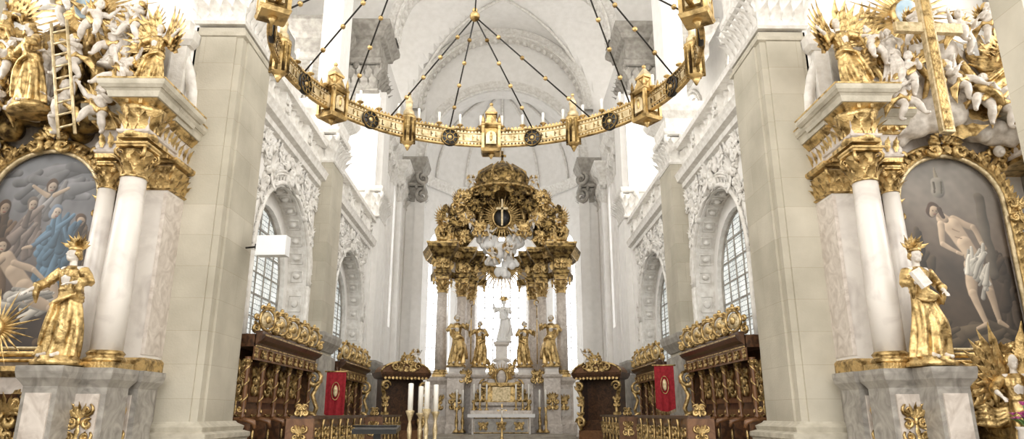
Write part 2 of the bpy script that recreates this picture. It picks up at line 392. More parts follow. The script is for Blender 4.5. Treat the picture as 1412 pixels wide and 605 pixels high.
def putto(pose=0,vox=.013):
    s=B();r=B();out=B()
    s.ell((0,0,.42),(.135,.12,.17),'ivory',None,12,8); s.ell((0,-.03,.36),(.14,.12,.12),'ivory'); s.ell((0,0,.53),(.125,.10,.10),'ivory')
    s.tube([(0,0,.55),(0,-.01,.66)],.055,'ivory',8)
    headparts(s,r,(0,-.02,.73),[-12,10][pose%2],[25,-30][pose%2],1.1)
    s.ell((-.04,-.08,.69),(.045,.04,.04),'ivory');s.ell((.04,-.08,.69),(.045,.04,.04),'ivory')
    arms=[((.24,-.05,.52),(.34,-.12,.66)),((-.2,-.12,.42),(-.14,-.26,.46))] if pose%2==0 else [((.2,-.14,.48),(.08,-.24,.56)),((-.25,0,.6),(-.36,-.06,.76))]
    for i,(e,w) in enumerate(arms):
        sd=1-2*i; s.tube([(sd*.11,0,.56),tuple((Vector((sd*.11,0,.56))+Vector(e))/2),e,tuple(Vector(e).lerp(Vector(w),.45)),w],[.06,.064,.048,.05,.032],'ivory',10); hand(s,w,e,-sd,.9)
    legs=[((.12,-.22,.30),(.14,-.2,.06)),((-.12,-.10,.12),(-.14,.04,-.10))] if pose%2==0 else [((.10,-.14,.14),(.12,-.02,-.08)),((-.14,-.2,.22),(-.2,-.28,.0))]
    for i,(kn,an) in enumerate(legs):
        sd=1-2*i; s.tube([(sd*.06,0,.34),tuple((Vector((sd*.06,0,.34))+Vector(kn))/2),kn,tuple(Vector(kn).lerp(Vector(an),.4)),an],[.10,.10,.07,.075,.04],'ivory',10)
        s.tube([an,(an[0],an[1]-.05,an[2]-.04),(an[0],an[1]-.11,an[2]-.05)],[.04,.038,.025],'ivory',8)
    for q in range(4):
        r.tube([(-.2,.06,.62-.02*q),(-.1,-.12,.44-.03*q),(.02,-.17,.30-.02*q),(.15,-.12,.30+.02*q),(.3,.05,.26-.05*q),(.36,.1,.1-.05*q)],[.02,.03,.035,.035,.035,.012],'gold',8)
    v,f=remesh(s,vox); out.add(v,f,'ivory',True)
    v,f=remesh(r,vox,2); out.add(v,f,'gold',True)
    for sd in(-1,1):
        for i in range(6): leaf(out,T(sd*.05,.1,.56)@Rz(sd*-20)@Ry(sd*(20+i*18)),.36-.02*i,.09,'gold',.12)
        for i in range(5): leaf(out,T(sd*.05,.09,.56)@Rz(sd*-20)@Ry(sd*(25+i*20)),.2,.08,'gold',.12)
    return out
def cloud(b,pts,mat,seed=0):
    R=random.Random(seed); c=B()
    for x,y,z,r in pts:
        for i in range(9):
            a=R.random()*2*pi;p=R.uniform(-1,1); c.ell((x+r*.7*math.cos(a),y+r*.4*math.sin(a),z+r*.55*p),r*R.uniform(.3,.5),mat,None,10,7)
        c.ell((x,y,z),(r*.8,r*.5,r*.6),mat)
    v,f=remesh(c,.04,2); b.add(v,f,mat,True)
def rays(b,M,n,r0,r1,mat,a0=0,a1=360,w=.05):
    R=random.Random(5)
    for i in range(n):
        a=math.radians(a0+(a1-a0)*i/n); L=r1*(1 if i%2 else .72)*R.uniform(.9,1.05)
        c,s=math.cos(a),math.sin(a); p=w*.5
        b.add([(r0*c-p*s,0,r0*s+p*c),(r0*c,-.03,r0*s),(r0*c+p*s,0,r0*s-p*c),(L*c,0,L*s)],[(0,1,3),(1,2,3),(0,3,2)],mat,False,M)

# ============================================================ FLOOR / SHELL
b=B(); b.box(-13,13,-6,12,-.2,0,'floorstone')
for i in range(3): b.box(-13,13,11.2+.35*i,12+.35*i+.4,0,.167*(i+1),'floorstone')
b.box(-13,13,12,50,-.2,.5,'floorstone'); b.obj('floor')
b=B()
for i in range(3): b.box(-4.2+.4*i,4.2-.4*i,31.5+.4*i,40,.5+.0*i,.55+.05*i,'floorstone')
b.obj('altar_steps')
b=B(); b.box(-13.2,13.2,-6,13,17.5,17.9,'plaster'); b.obj('ceiling_nave')
b=B(); put=lambda u,w,z:(-13-w,u,z)
arch_wall(b,put,-6,13,0,17.5,[(-1.5,1.6,11,4.5,1.6),(4.5,1.6,11,4.5,1.6),(9.6,1.4,11,4.5,1.4)],.4,'plaster',None,12); o=b.obj('wall_nave_left'); mir(o,'wall_nave_right')
ARC=[(18.35,2.3,5.35,.5,2.3),(26.6,2.4,5.35,.5,2.4)]
b=B(); put=lambda u,w,z:(-6-w,u,z)
arch_wall(b,put,13.2,31,.5,9.0,ARC,.55,'plaster','stucco',20)
put2=lambda u,w,z:(-6.55-w,u,z)
arch_wall(b,put2,13.2,31,.5,9.0,[(18.4,1.95,5.25,2.9,1.95),(26.65,2.0,5.25,2.9,2.0)],.25,'plaster','stucco',16)
for uc,hw,sp,si,ri in ARC:
    for dr,rr in((.10,.07),(.34,.04),(.42,.05)):
        b.tube([(-5.97,uc-(hw+dr)*math.cos(pi*i/28),sp+(ri+dr)*math.sin(pi*i/28)) for i in range(29)],rr,'stucco',6)
        for sg in(-1,1): b.tube([(-5.97,uc+sg*(hw+dr),sp),(-5.97,uc+sg*(hw+dr),2)],rr,'stucco',6)
    for i in range(30):
        a=pi*(i+.5)/30; leaf(b,T(-5.97,uc-(hw+.14)*math.cos(a),sp+(ri+.14)*math.sin(a))@Rz(90)@Ry(-90+math.degrees(a)),.2,.16,'stucco',.35)
    for i in range(13):
        a=pi*(i+.5)/13; xx=-6.28
        c=(xx,uc-(hw-.03)*math.cos(a),sp+(ri-.03)*math.sin(a))
        b.ell(c,(.11,.08,.08),'stucco',None,8,5)
        b.tube([(xx+.24*math.cos(q),uc-(hw-.02)*math.cos(a+.1*math.sin(q)),sp+(ri-.02)*math.sin(a+.1*math.sin(q))) for q in [pi/4+pi/2*k for k in range(4)]],.022,'stucco',5,closed=True)
    for z in(2.4,3.0,3.6,4.2,4.8):
        for sg in(-1,1):
            b.ell((-6.28,uc+sg*(hw-.02),z),(.11,.05,.12),'stucco'); b.tube([(-6.28+dx,uc+sg*(hw-.01),z+dz) for dx,dz in((-.18,-.24),(.18,-.24),(.18,.24),(-.18,.24))],.022,'stucco',5,closed=True)
    MM=T(-5.98,uc,0)@Rz(90)
    orn(b,MM@T(0,-.05,sp+ri+.45),1.3,.95,'stucco',3,3,.085)
    for sg in(-1,1):
        orn(b,MM@T(sg*1.75,0,sp+ri-.05),1.0,1.0,'stucco',7,3,.065)
        orn(b,MM@T(sg*2.35,0,sp+ri+.5),.8,.8,'stucco',9,2,.065)
        orn(b,MM@T(sg*2.3,0,sp+ri-.75),.6,.7,'stucco',12,2,.065)
        orn(b,MM@T(sg*1.2,0,8.35),1.0,.4,'stucco',5,2,.1)
        orn(b,MM@T(sg*2.4,0,8.35),1.0,.4,'stucco',6,2,.1)
        for z in(2.9,3.9,4.9,5.9): orn(b,MM@T(sg*(hw+.62),0,z),.28,.9,'stucco',int(z*3),2,.11)
        b.ell((sg*.5,-.06,sp+ri+.75),(.09,.08,.1),'stucco',MM); b.ell((sg*.55,-.05,sp+ri+.55),(.12,.08,.16),'stucco',MM)
wl=b.obj('wall_choir_left'); mir(wl,'wall_choir_right')
for i,(y,hw) in enumerate(((18.4,1.93),(26.65,1.98))):
    b=B(); window(b,T(-6.72,y,0)@Rz(90),hw,2.92,5.25,hw,'leadglass',6,.6,'greystone',.018); o=b.obj('window_%d'%(i+1)); mir(o,'window_%d'%(i+3))
b=B()
prof=[(0,8.62),(.12,8.66),(.14,8.8),(.28,8.86),(.32,9.0),(.36,9.08),(0,9.08)]
for y0,y1 in((14.6,21.2),(22.4,30.2)):
    b.sweep([(-6,y0),(-6,y1)],prof,'stucco')
    b.box(-6.3,-5.75,y0,y1,9.08,9.22,'stucco'); b.box(-6.32,-5.72,y0,y1,9.95,10.12,'stucco')
    n=int((y1-y0)/.36)
    for i in range(n):
        y=y0+(y1-y0)*(i+.5)/n
        if i%6==0: b.box(-6.22,-5.82,y-.16,y+.16,9.22,9.95,'stucco'); orn(b,T(-5.8,y,9.58)@Rz(90),.26,.5,'stucco',2,2,.12)
        else:
            b.lathe(-6.02,y,9.22,[(.09,0),(.09,.05),(.05,.1),(.12,.25),(.10,.36),(.045,.52),(.06,.58),(.09,.66),(.09,.73)],'stucco',8)
g=b.obj('gallery_balustrade'); mir(g)
b=B(); put=lambda u,w,z:(-10.5-w,u,z)
arch_wall(b,put,13.5,39,9,26,[(17.3,2.0,16.5,10.5,2.0),(26,2.2,16.5,10.5,2.2),(34.8,2.0,16.5,10.5,2.0)],.5,'plaster',None,14)
for y,h in((17.3,2.0),(26,2.2),(34.8,2.0)):
    for dr in(.15,.35): b.tube([(-10.45,p[0],p[1]) for p in arch_pts(y,h+dr,16.5,h+dr,10.5)],.08,'stucco',6)
b.box(-10.5,-6.3,13.5,39,8.9,9.05,'plaster')
o=b.obj('wall_aisle_left'); mir(o,'wall_aisle_right')
for i,(y,h) in enumerate(((17.3,2.0),(26,2.2),(34.8,2.0))):
    b=B(); window(b,T(-10.7,y,0)@Rz(90),h,10.5,16.5,h,'aisleglass',5,1.0,'greystone',.05); o=b.obj('window_%d'%(i+5)); mir(o,'window_%d'%(i+8))
b=B(); put=lambda u,w,z:(-6-w,u,z)
arch_wall(b,put,31,40.2,.5,19.5,[(35.7,.95,13.0,6.0,.95)],.5,'plaster',None,14)
for y in(32.6,34.0,37.4,38.7):
    b.box(-6,-5.72,y-.3,y+.3,.5,13.2,'plaster'); b.loft(-6,-5.72,y-.3,y+.3,[(2.6,0),(2.65,.1),(2.9,.14),(2.95,0)],'greystone')
    b.loft(-6,-5.72,y-.3,y+.3,[(.5,.1),(1.0,.1),(1.05,0)],'greystone')
    capital_rect(b,-6,-5.72,y-.3,y+.3,13.2,1.1,'stucco',2); b.loft(-6,-5.68,y-.34,y+.34,[(14.4,.02),(14.9,.05),(15.1,.25),(15.5,.4),(15.6,.4)],'stucco')
for z in(3.5,6,9,11.5): orn(b,T(-5.98,33.3,z)@Rz(90),.6,1.2,'stucco',int(z),3,.08)
o=b.obj('wall_presbytery_left'); mir(o,'wall_presbytery_right')
b=B(); window(b,T(-6.3,35.7,0)@Rz(90),.95,6.0,13.0,.95,'sideglass',3,.8,'stucco',.03); o=b.obj('window_11'); mir(o,'window_12')
# ---------------------------------------------------------------- piers
b=B()
b.box(-6.54,-5.53,13,14.7,.5,9.55,'sandstone')
b.box(-6.40,-5.66,12.95,13,1.45,9.3,'sandstone'); b.box(-5.53,-5.48,13.2,14.5,1.45,9.3,'sandstone')
b.loft(-6.56,-5.5,12.97,14.72,[(.5,.22),(1.12,.22),(1.16,.26),(1.24,.26),(1.28,.14),(1.36,.16),(1.42,.05),(1.46,.02)],'sandtrim')
capital_rect(b,-6.54,-5.53,12.95,14.7,9.6,1.15,'stucco',4)
b.loft(-6.54,-5.53,12.95,14.7,[(10.85,.05),(11.6,.08),(11.8,.4),(12.2,.6),(12.3,.6)],'stucco')
b.box(-6.54,-5.53,13,14.7,12.3,20,'plaster')
b.loft(-6.54,-5.53,13,14.7,[(9.3,0),(9.33,.06),(9.42,.06),(9.45,0)],'sandtrim')
o=b.obj('stone_pier'); inst(o,MIR)
b=B()
b.box(-6.4,-5.53,21,22.5,.5,10.0,'sandstone')
b.loft(-6.4,-5.5,20.7,22.5,[(.5,.1),(3.3,.1),(3.35,.0)],'greystone')
b.loft(-6.4,-5.5,20.7,22.5,[(3.45,.02),(3.6,.12),(3.7,.2),(3.85,.24),(3.95,.24)],'greystone')
capital_rect(b,-6.4,-5.53,21,22.5,9.5,1.1,'stucco',3)
b.loft(-6.4,-5.53,21,22.5,[(10.7,.05),(11.1,.1),(11.3,.3),(11.5,.4),(11.6,.4)],'stucco')
b.box(-6.3,-5.6,21.1,22.4,11.6,20,'plaster')
o=b.obj('choir_pier'); inst(o,MIR)
b=B()
b.box(-6.8,-5.6,30,31.5,.5,16.5,'plaster'); b.box(-7.0,-5.85,29.75,30,.5,16.5,'plaster')
b.loft(-6.4,-5.58,29.8,31.5,[(3.3,.02),(3.45,.12),(3.7,.2),(3.8,.2)],'greystone'); b.loft(-6.4,-5.58,29.8,31.5,[(.5,.15),(1.3,.15),(1.4,.02),(3.2,.02)],'greystone')
capital_rect(b,-6.7,-5.6,29.75,31.5,10.2,1.3,'stucco',4)
capital_rect(b,-8.0,-5.95,29.4,31.5,16.3,1.5,'greystone',5)
b.loft(-8.4,-6.0,29.3,31.5,[(17.95,.0),(18.2,.1),(18.3,.1),(18.9,.1),(19.0,.3),(19.2,.35),(19.5,.6),(19.7,.62)],'greystone')
b.loft(-9.2,-7.6,27.6,31.5,[(17.0,.0),(17.2,.15),(17.9,.15),(18.1,.35),(18.6,.6),(18.8,.6)],'greystone')
o=b.obj('crossing_pier'); inst(o,MIR)
b=B()
b.box(-6.2,-4.75,39,40.3,.5,14.2,'plaster'); b.box(-5.2,-4.6,38.8,39,.5,14.2,'plaster')
capital_rect(b,-5.5,-4.8,38.9,40.3,13.8,1.0,'greystone',3)
for z in(14.1,15.2): spiral(b,0,z,.42,1.6,pi/2,1,.10,'greystone',T(-4.8,38.8,0)@Rz(35),18)
b.loft(-6.2,-4.9,38.9,40.3,[(14.9,.0),(15.1,.1),(15.7,.1),(16.1,.3),(16.4,.4),(16.5,.4)],'greystone')
b.box(-6.2,-4.75,39,40.3,16.5,26,'plaster')
o=b.obj('apse_pier'); inst(o,MIR)
# ---------------------------------------------------------------- vault
b=B(); nx,SPR=64,19.6
for (ya,yb) in((13,22),(22,31),(31,39.2)):
    yc=(ya+yb)/2;hl=(yb-ya)/2;ny=24;vs=[];fs=[]
    for j in range(ny+1):
        y=ya+(yb-ya)*j/ny; v=(y-yc)/hl; zy=5.6*math.sqrt(max(0,1-v*v))
        for i in range(nx+1):
            x=-10.6+21.2*i/nx; zx=5.6*math.sqrt(max(0,1-(x/5.7)**2)) if abs(x)<5.7 else 0
            vs.append((x,y,SPR+max(zx,zy)))
    for j in range(ny):
        for i in range(nx):
            a=j*(nx+1)+i; fs.append((a,a+nx+1,a+nx+2,a+1))
    b.add(vs,fs,'plaster',False)
    for sg in(-1,1):
        b.tube([(5.6*math.cos(pi*i/24)*.99,yc+sg*hl*math.cos(pi*i/24)*.99,SPR-.05+5.6*math.sin(pi*i/24)) for i in range(25)],.10,'stucco',6)
b.obj('ceiling_vault')
def archrib(b,y0,y1,ri,ro,zs,mat,n=28):
    vs=[];fs=[]
    for i in range(n+1):
        a=pi*i/n;c,s=math.cos(a),math.sin(a)
        vs+=[(ri*c,y0,zs+ri*s),(ri*c,y1,zs+ri*s),(ro*c,y1,zs+ro*s),(ro*c,y0,zs+ro*s)]
    for i in range(n):
        for j in range(4): a=i*4+j;d=i*4+(j+1)%4; fs.append((a,d,d+4,a+4))
    b.add(vs,fs,mat,False)
b=B()
for y,z,ri in((13.9,SPR,5.3),(21.8,SPR,5.3),(30.8,SPR,5.3),(38.9,SPR,5.0)):
    archrib(b,y-.55,y+.55,ri,ri+.6,z,'stucco')
    for yy in(y-.57,y+.57): b.tube([((ri+.12)*math.cos(pi*i/28),yy,z+(ri+.12)*math.sin(pi*i/28)) for i in range(29)],.06,'stucco',6)
    for i in range(33):
        a=pi*(i+.5)/33; b.ell(((ri)*math.cos(a),y,z+ri*math.sin(a)),(.16,.28,.16),'stucco',None,8,5)
        leaf(b,T((ri+.2)*math.cos(a),y-.56,z+(ri+.2)*math.sin(a))@Ry(90-math.degrees(a)),.3,.3,'stucco',.2)
b.obj('trim_vault_arches')
b=B()
archrib(b,39.2,40.3,4.7,8.5,16.5,'plaster')
archrib(b,38.95,39.2,4.72,5.3,16.5,'stucco')
for i in range(31):
    a=pi*(i+.5)/31; leaf(b,T(4.85*math.cos(a),38.93,16.5+4.85*math.sin(a))@Ry(90-math.degrees(a)),.3,.3,'stucco',.2)
b.tube([(4.7*math.cos(pi*i/28),38.9,16.5+4.7*math.sin(pi*i/28)) for i in range(29)],.09,'stucco',6)
b.obj('wall_chancel_arch')
b=B(); pts=[(5.0,40.2),(5.0,42.5),(3.1,45.3),(-3.1,45.3),(-5.0,42.5),(-5.0,40.2)]
wins=[]
for i in range(5):
    p=Vector(pts[i]);q=Vector(pts[i+1]);L=(q-p).length;d=(q-p)/L;nrm=Vector((d.y,-d.x))
    if nrm.dot(Vector((0,41))-p)<0: nrm=-nrm
    put=(lambda p,d,nrm:(lambda u,w,z:(p.x+d.x*u-nrm.x*w,p.y+d.y*u-nrm.y*w,z)))(p,d,nrm)
    hw={2:1.7}.get(i,min(1.15,L*.38))
    arch_wall(b,put,0,L,.5,17.5,[(L/2,hw,12.0,4.2,hw)],.4,'plaster',None,12)
    c=(p+q)/2-nrm*.2; wins.append((c,math.degrees(math.atan2(d.y,d.x)),hw))
n=24;vs=[];fs=[]
for j in range(9):
    e=pi/2*j/8
    for i in range(n+1):
        a=pi*i/n; r=5.1*math.cos(e); vs.append((r*math.cos(a),40.2+r*math.sin(a)*1.0,16.6+5.1*math.sin(e)))
for j in range(8):
    for i in range(n): a=j*(n+1)+i; fs.append((a,a+1,a+n+2,a+n+1))
b.add(vs,fs,'plaster',True)
for a in(30,60,90,120,150):
    a=math.radians(a); b.tube([(5.0*math.cos(e)*math.cos(a),40.2+5.0*math.cos(e)*math.sin(a),16.6+5.0*math.sin(e)) for e in [pi/2*i/12 for i in range(13)]],.09,'stucco',6)
b.sweep([(5,40.2),(4.9,42.5),(3.1,45.1),(-3.1,45.1),(-4.9,42.5),(-5,40.2)],[(0,16.0),(-.1,16.05),(-.2,16.4),(-.35,16.6),(0,16.6)],'stucco')
b.obj('wall_apse')
for i,(c,a,hw) in enumerate(wins):
    b=B(); window(b,T(c.x,c.y,0)@Rz(a),hw,4.2,12.0,hw,'dayglass',6 if hw>1.3 else 3,.7,'stucco',.03); b.obj('window_%d'%(13+i))
b=B(); b.box(-13,-6.5,13.0,13.4,0,17.5,'plaster'); 
b.tube([(-9.0+2.6*math.cos(pi*i/20),12.98,7.6+2.6*math.sin(pi*i/20)) for i in range(21)],.12,'stucco',6)
b.box(-6.95,-6.6,12.8,13,6.5,9.6,'stucco'); b.loft(-7.0,-6.55,12.8,13,[(9.0,.02),(9.1,.1),(9.3,.14)],'stucco')
b.box(-12.5,-10.6,12.4,13,0,12,'marblegrey')
o=b.obj('wall_transept_left'); mir(o,'wall_transept_right')
b=B(); b.box(-9.2,-7.4,8.6,9.2,0,12.5,'sandstone'); b.loft(-9.2,-7.4,8.6,9.2,[(0,.15),(1,.15),(1.1,0)],'sandtrim')
o=b.obj('nave_pier',T(-.2,0,0)); inst(o,MIR@T(-.2,0,0))
# ---------------------------------------------------------------- SIDE ALTAR
CX=-8.6
def side_altar(b):
    def ped(x,y,w,d,gold=True):
        b.loft(x-w,x+w,y-d,y+d,[(0,.12),(.5,.12),(.6,.04),(.75,0),(2.0,0),(2.05,.03),(2.12,.08),(2.22,.10),(2.3,.10)],'marblegrey')
        b.box(x-w*.72,x+w*.72,y-d-.03,y-d,.95,1.9,'marblered')
        if gold: orn(b,T(x,y-d-.05,1.45),w*1.15,.7,'gold',int(x*7)%9,3,.07)
    b.box(-10.9,-6.3,12.5,13,0,2.35,'marblegrey')
    ped(-6.55,11.5,.32,.32); ped(-6.5,12.3,.34,.3); ped(-7.35,12.2,.32,.3)
    ped(-6.95,10.95,.26,.28,False)
    ped(-10.3,11.7,.4,.4); 
    b.box(-9.8,-7.4,12.1,12.6,0,2.2,'marblered'); b.loft(-9.8,-7.4,12.1,12.6,[(2.2,.02),(2.3,.1),(2.38,.1)],'gold')
    orn(b,T(CX,12.05,1.5),1.2,.9,'gold',6,3)
    for s in(-1,1): orn(b,T(CX+s*.85,12.05,1.4),.5,1.1,'gold',8,3,.09)
    b.box(-7.2,-6.3,12.3,13,2.3,6.2,'marble'); b.loft(-7.2,-6.3,12.3,13,[(2.3,.05),(2.5,.05),(2.55,.0)],'gold')
    b.box(-6.36,-6.29,12.28,13,2.6,5.6,'marblered')
    capital_rect(b,-7.0,-6.3,12.3,13,5.65,.55,'gold',3)
    column(b,-6.52,11.5,2.3,6.2,.245,'marble','gold','gold',.62)
    column(b,-7.35,12.15,2.3,6.1,.17,'marble','gold','gold',.5)
    column(b,-10.3,11.7,2.3,6.2,.24,'marble','gold','gold',.62)
    def ent(x0,x1,y0,y1,z,k=1):
        b.loft(x0,x1,y0,y1,[(z,.02),(z+.08,.02)],'gold'); b.loft(x0,x1,y0,y1,[(z+.08,.0),(z+.11,.04),(z+.15,.05),(z+.16,0),(z+.58,0)],'marblered')
        b.loft(x0,x1,y0,y1,[(z+.56,.03),(z+.62,.07),(z+.66,.12),(z+.70,.16*k)],'gold')
        b.loft(x0,x1,y0,y1,[(z+.70,.20*k),(z+.80,.23*k),(z+.84,.27*k)],'sandtrim'); b.loft(x0,x1,y0,y1,[(z+.84,.29*k),(z+.89,.34*k),(z+.93,.35*k),(z+.98,.35*k)],'sandtrim'); b.loft(x0,x1,y0,y1,[(z+.98,.355*k),(z+1.01,.36*k)],'gold')
        n=max(2,int((x1-x0)/.16))
        for i in range(n): 
            x=x0+(x1-x0)*(i+.5)/n; leaf(b,T(x,y0-.02,z+.2),.3,.12,'gold',.3); b.box(x-.03,x+.03,y0-.16,y0,z+.60,z+.68,'gold')
        m=max(2,int((y1-y0)/.16))
        for i in range(m):
            y=y0+(y1-y0)*(i+.5)/m
            for X,A in((x1,90),(x0,-90)): leaf(b,T(X,y,z+.2)@Rz(A),.3,.12,'gold',.3)
    ent(-6.76,-6.28,11.26,12.3,6.28)
    ent(-7.6,-6.3,12.05,13,6.2,.8)
    ent(-10.9,-9.9,11.4,13,6.25)
    b.lathe(-6.52,11.5,6.3,[(.28,0),(.32,.06),(.28,.12),(.32,.3),(.36,.5),(.40,.56)],'gold',16,fn=lambda a,h:1+.05*math.sin(12*a))
    for i in range(12): 
        a=i*30; q=math.radians(a); leaf(b,T(-6.52+.30*math.cos(q),11.5+.30*math.sin(q),6.42)@Rz(a+90),.34,.16,'gold',.6)
    z0,sp,ri,hw=2.75,5.45,.95,.98
    for d,r,mt in((.04,.05,'goldpale'),(.14,.085,'gold'),(.25,.05,'gold')):
        pl=arch_pts(CX,hw+d,sp,ri+d,z0-d,20); b.tube([(p[0],12.35-.02*(d<.2),p[1]) for p in pl],r,mt,8,closed=True)
    pl=arch_pts(CX,hw+.16,sp,ri+.16,z0-.14,26)
    for i in range(len(pl)-1):
        p=Vector(pl[i]);q=Vector(pl[i+1]);L=(q-p).length;k=max(1,int(L/.15))
        for j in range(k):
            c=p.lerp(q,(j+.5)/k); ang=math.degrees(math.atan2(q.x-p.x,q.y-p.y)); leaf(b,T(c.x,12.25,c.y)@Ry(ang+25),.17,.11,'gold',.4); leaf(b,T(c.x,12.25,c.y)@Ry(ang-25),.17,.11,'gold',.4)
    for s in(-1,1):
        b.box(CX+s*(hw+.2)-.12,CX+s*(hw+.2)+.12,12.27,12.45,sp-.5,sp+.12,'gold'); orn(b,T(CX+s*(hw+.2),12.22,sp-.15),.35,.6,'gold',3,2,.1)
        orn(b,T(CX+s*1.05,12.3,sp+1.0)@Ry(s*35),.5,.6,'gold',5,3,.08)
        b.ell((CX+s*1.0,12.15,sp+1.02),(.10,.10,.12),'ivory'); b.ell((CX+s*1.0,12.10,sp+.98),(.06,.08,.06),'ivory')
    orn(b,T(CX,12.2,sp+ri+.2),.7,.45,'gold',2,2,.12)
    b.box(-9.85,-7.35,12.5,12.7,2.4,7,'marblered')
    b.box(-10.6,-6.9,12.75,12.95,7.0,9.2,'marblegrey')
b=B(); side_altar(b); sa=b.obj('side_altar'); inst(sa,MIR)
# paintings ---------------------------------------------------------------
def DR(cx,cv,w,h,col,n,seed,r=.07,ang=75):
    R=random.Random(seed);o=[]
    for i in range(n):
        x=cx+R.uniform(-w,w);v=cv+R.uniform(-h,h);a=math.radians(ang+R.uniform(-30,30));l=R.uniform(.1,.3);k=R.uniform(.5,1.35)
        o.append((x-l*math.cos(a),v-l*math.sin(a),r*R.uniform(.6,1.4),x+l*math.cos(a),v+l*math.sin(a),r*.5,tuple(c*k for c in col)))
    return o
def painting(name,cx,caps,bg,seed):
    nx,nz=190,350; z0,sp,ri,hw=2.72,5.45,.97,1.0
    xs=np.linspace(-hw,hw,nx);zs=np.linspace(z0,sp+ri,nz);X,Z=np.meshgrid(xs,zs)
    U=X.copy(); V=(Z-z0)/(sp+ri-z0)*3.7
    rng=np.random.RandomState(seed)
    def noise(f0,f1,n):
        o=np.zeros_like(X)
        for k in range(n):
            f=rng.uniform(f0,f1);a=rng.uniform(0,2*pi);p=rng.uniform(0,6); o+=np.sin(f*(U*math.cos(a)+V*math.sin(a))+p+1.5*np.sin(2*U+V*1.3+k))/f
        return o/abs(o).max()
    nzv=noise(1,9,26); w1=noise(6,22,16);w2=noise(6,22,16);fine=noise(14,50,30)
    t=V/3.7
    C=np.stack([np.interp(t,bg[0],[c[i] for c in bg[1]])*(1+.5*nzv) for i in range(3)],-1)
    U=U+.022*w1;V=V+.028*w2
    for (x1,v1,r1,x2,v2,r2,col) in caps:
        d=np.array([x2-x1,v2-v1]);L2=max(1e-6,(d**2).sum())
        tt=np.clip(((U-x1)*d[0]+(V-v1)*d[1])/L2,0,1); px=U-(x1+tt*d[0]);pv=V-(v1+tt*d[1]); r=r1+(r2-r1)*tt
        dist=np.sqrt(px**2+pv**2)/r; mk_=np.clip((1.08-dist)/.16,0,1)[...,None]
        sh=.62+.55*np.clip((-px*.55+pv*.6)/r,-1,1); sh=np.clip(sh,.16,1.15)[...,None]
        C=C*(1-mk_)+mk_*np.array(col)*sh
    C=np.clip(C*(1+.16*fine[...,None]),.004,1)
    me=bpy.data.meshes.new(name); vs=np.stack([X.ravel()+cx,np.full(X.size,12.42),Z.ravel()],-1)
    fs=[]
    for j in range(nz-1):
        for i in range(nx-1):
            zc=zs[j+1];xc=(xs[i]+xs[i+1])/2
            if zc>sp and ((zc-sp)/ri)**2+(xc/hw)**2>1: continue
            a=j*nx+i; fs.append((a,a+1,a+nx+1,a+nx))
    me.from_pydata(vs.tolist(),[],fs); ca=me.color_attributes.new('Col','FLOAT_COLOR','POINT')
    ca.data.foreach_set('color',np.concatenate([C.reshape(-1,3),np.ones((X.size,1))],1).ravel().astype(np.float32))
    me.materials.append(MT['oilpaint']); o=bpy.data.objects.new(name,me); bpy.context.scene.collection.objects.link(o)
SK=(.50,.39,.29);BL=(.10,.17,.24);WH=(.48,.45,.40);HR=(.09,.055,.035)
def face(x,v,col=SK,hair=HR,tilt=0,r=.095):
    return [(x-.01,v+.05,r*1.12,x+.06*tilt,v-.02,r*1.05,hair),(x+.0,v+.01,r*.8,x+.03*tilt-.01,v-.06,r*.62,col),(x-.03,v-.0,.012,x-.028,v-.001,.012,HR),(x+.035,v-.0,.012,x+.037,v-.001,.012,HR),(x-.015,v-.07,.012,x+.02,v-.07,.012,(.3,.13,.1))]
caps=DR(0,3.1,.8,.3,(.20,.20,.21),20,3,.14,15)
caps+=DR(-.75,1.9,.2,.6,(.15,.10,.065),22,1,.1)+DR(.78,1.5,.2,.7,(.12,.085,.06),20,2,.1)
caps+=DR(.05,2.75,.18,.18,(.26,.25,.25),10,21,.08,60)+[(.0,2.85,.05,-.3,3.05,.035,SK),(.12,2.85,.05,.35,3.0,.035,SK)]+face(.06,3.02,(.42,.34,.27))
caps+=face(-.76,2.6,(.40,.30,.22))+face(.70,2.35,(.42,.32,.23))
caps+=DR(-.25,2.2,.18,.35,(.20,.16,.14),16,4,.08)+face(-.25,2.68,(.44,.35,.27),(.16,.13,.11))
caps+=DR(.32,1.7,.24,.5,BL,40,5,.085)+DR(.34,2.15,.14,.2,(.13,.22,.31),10,6,.07)
caps+=face(.22,2.52,(.52,.43,.35),(.18,.22,.28),-1)+[(.15,2.1,.055,-.15,1.85,.04,(.13,.2,.28)),(-.15,1.85,.04,-.27,1.82,.03,SK)]
caps+=DR(-.1,.8,.7,.16,WH,26,7,.075,15)
caps+=[(-.55,1.62,.165,-.35,1.38,.155,SK),(-.35,1.38,.15,-.12,1.12,.16,SK),(-.12,1.12,.15,.05,.98,.14,SK),(-.62,1.62,.065,-.85,1.25,.05,SK),(-.85,1.25,.048,-.68,.92,.035,SK),(-.68,.92,.04,-.62,.84,.03,SK),(-.38,1.55,.065,.0,1.42,.05,SK),(.0,1.42,.045,.3,1.2,.033,SK),(.3,1.2,.035,.38,1.16,.025,SK),
 (.05,1.0,.125,.4,1.12,.085,SK),(.4,1.12,.08,.62,.72,.05,SK),(.62,.72,.045,.74,.66,.03,SK),(0,.9,.12,.42,.72,.08,SK),(.42,.72,.075,.82,.5,.045,SK)]
caps+=face(-.68,1.88,(.5,.4,.3),HR,1)
caps+=DR(.02,.98,.13,.08,(.56,.53,.48),10,8,.05,20)+DR(-.5,.35,.4,.15,(.08,.06,.045),14,9,.1,10)+DR(.6,.25,.3,.12,(.12,.08,.05),8,10,.08,10)
painting('altar_painting',-8.6,caps,([0,.3,.6,1],[(.045,.033,.027),(.085,.065,.055),(.14,.135,.14),(.20,.21,.23)]),1)
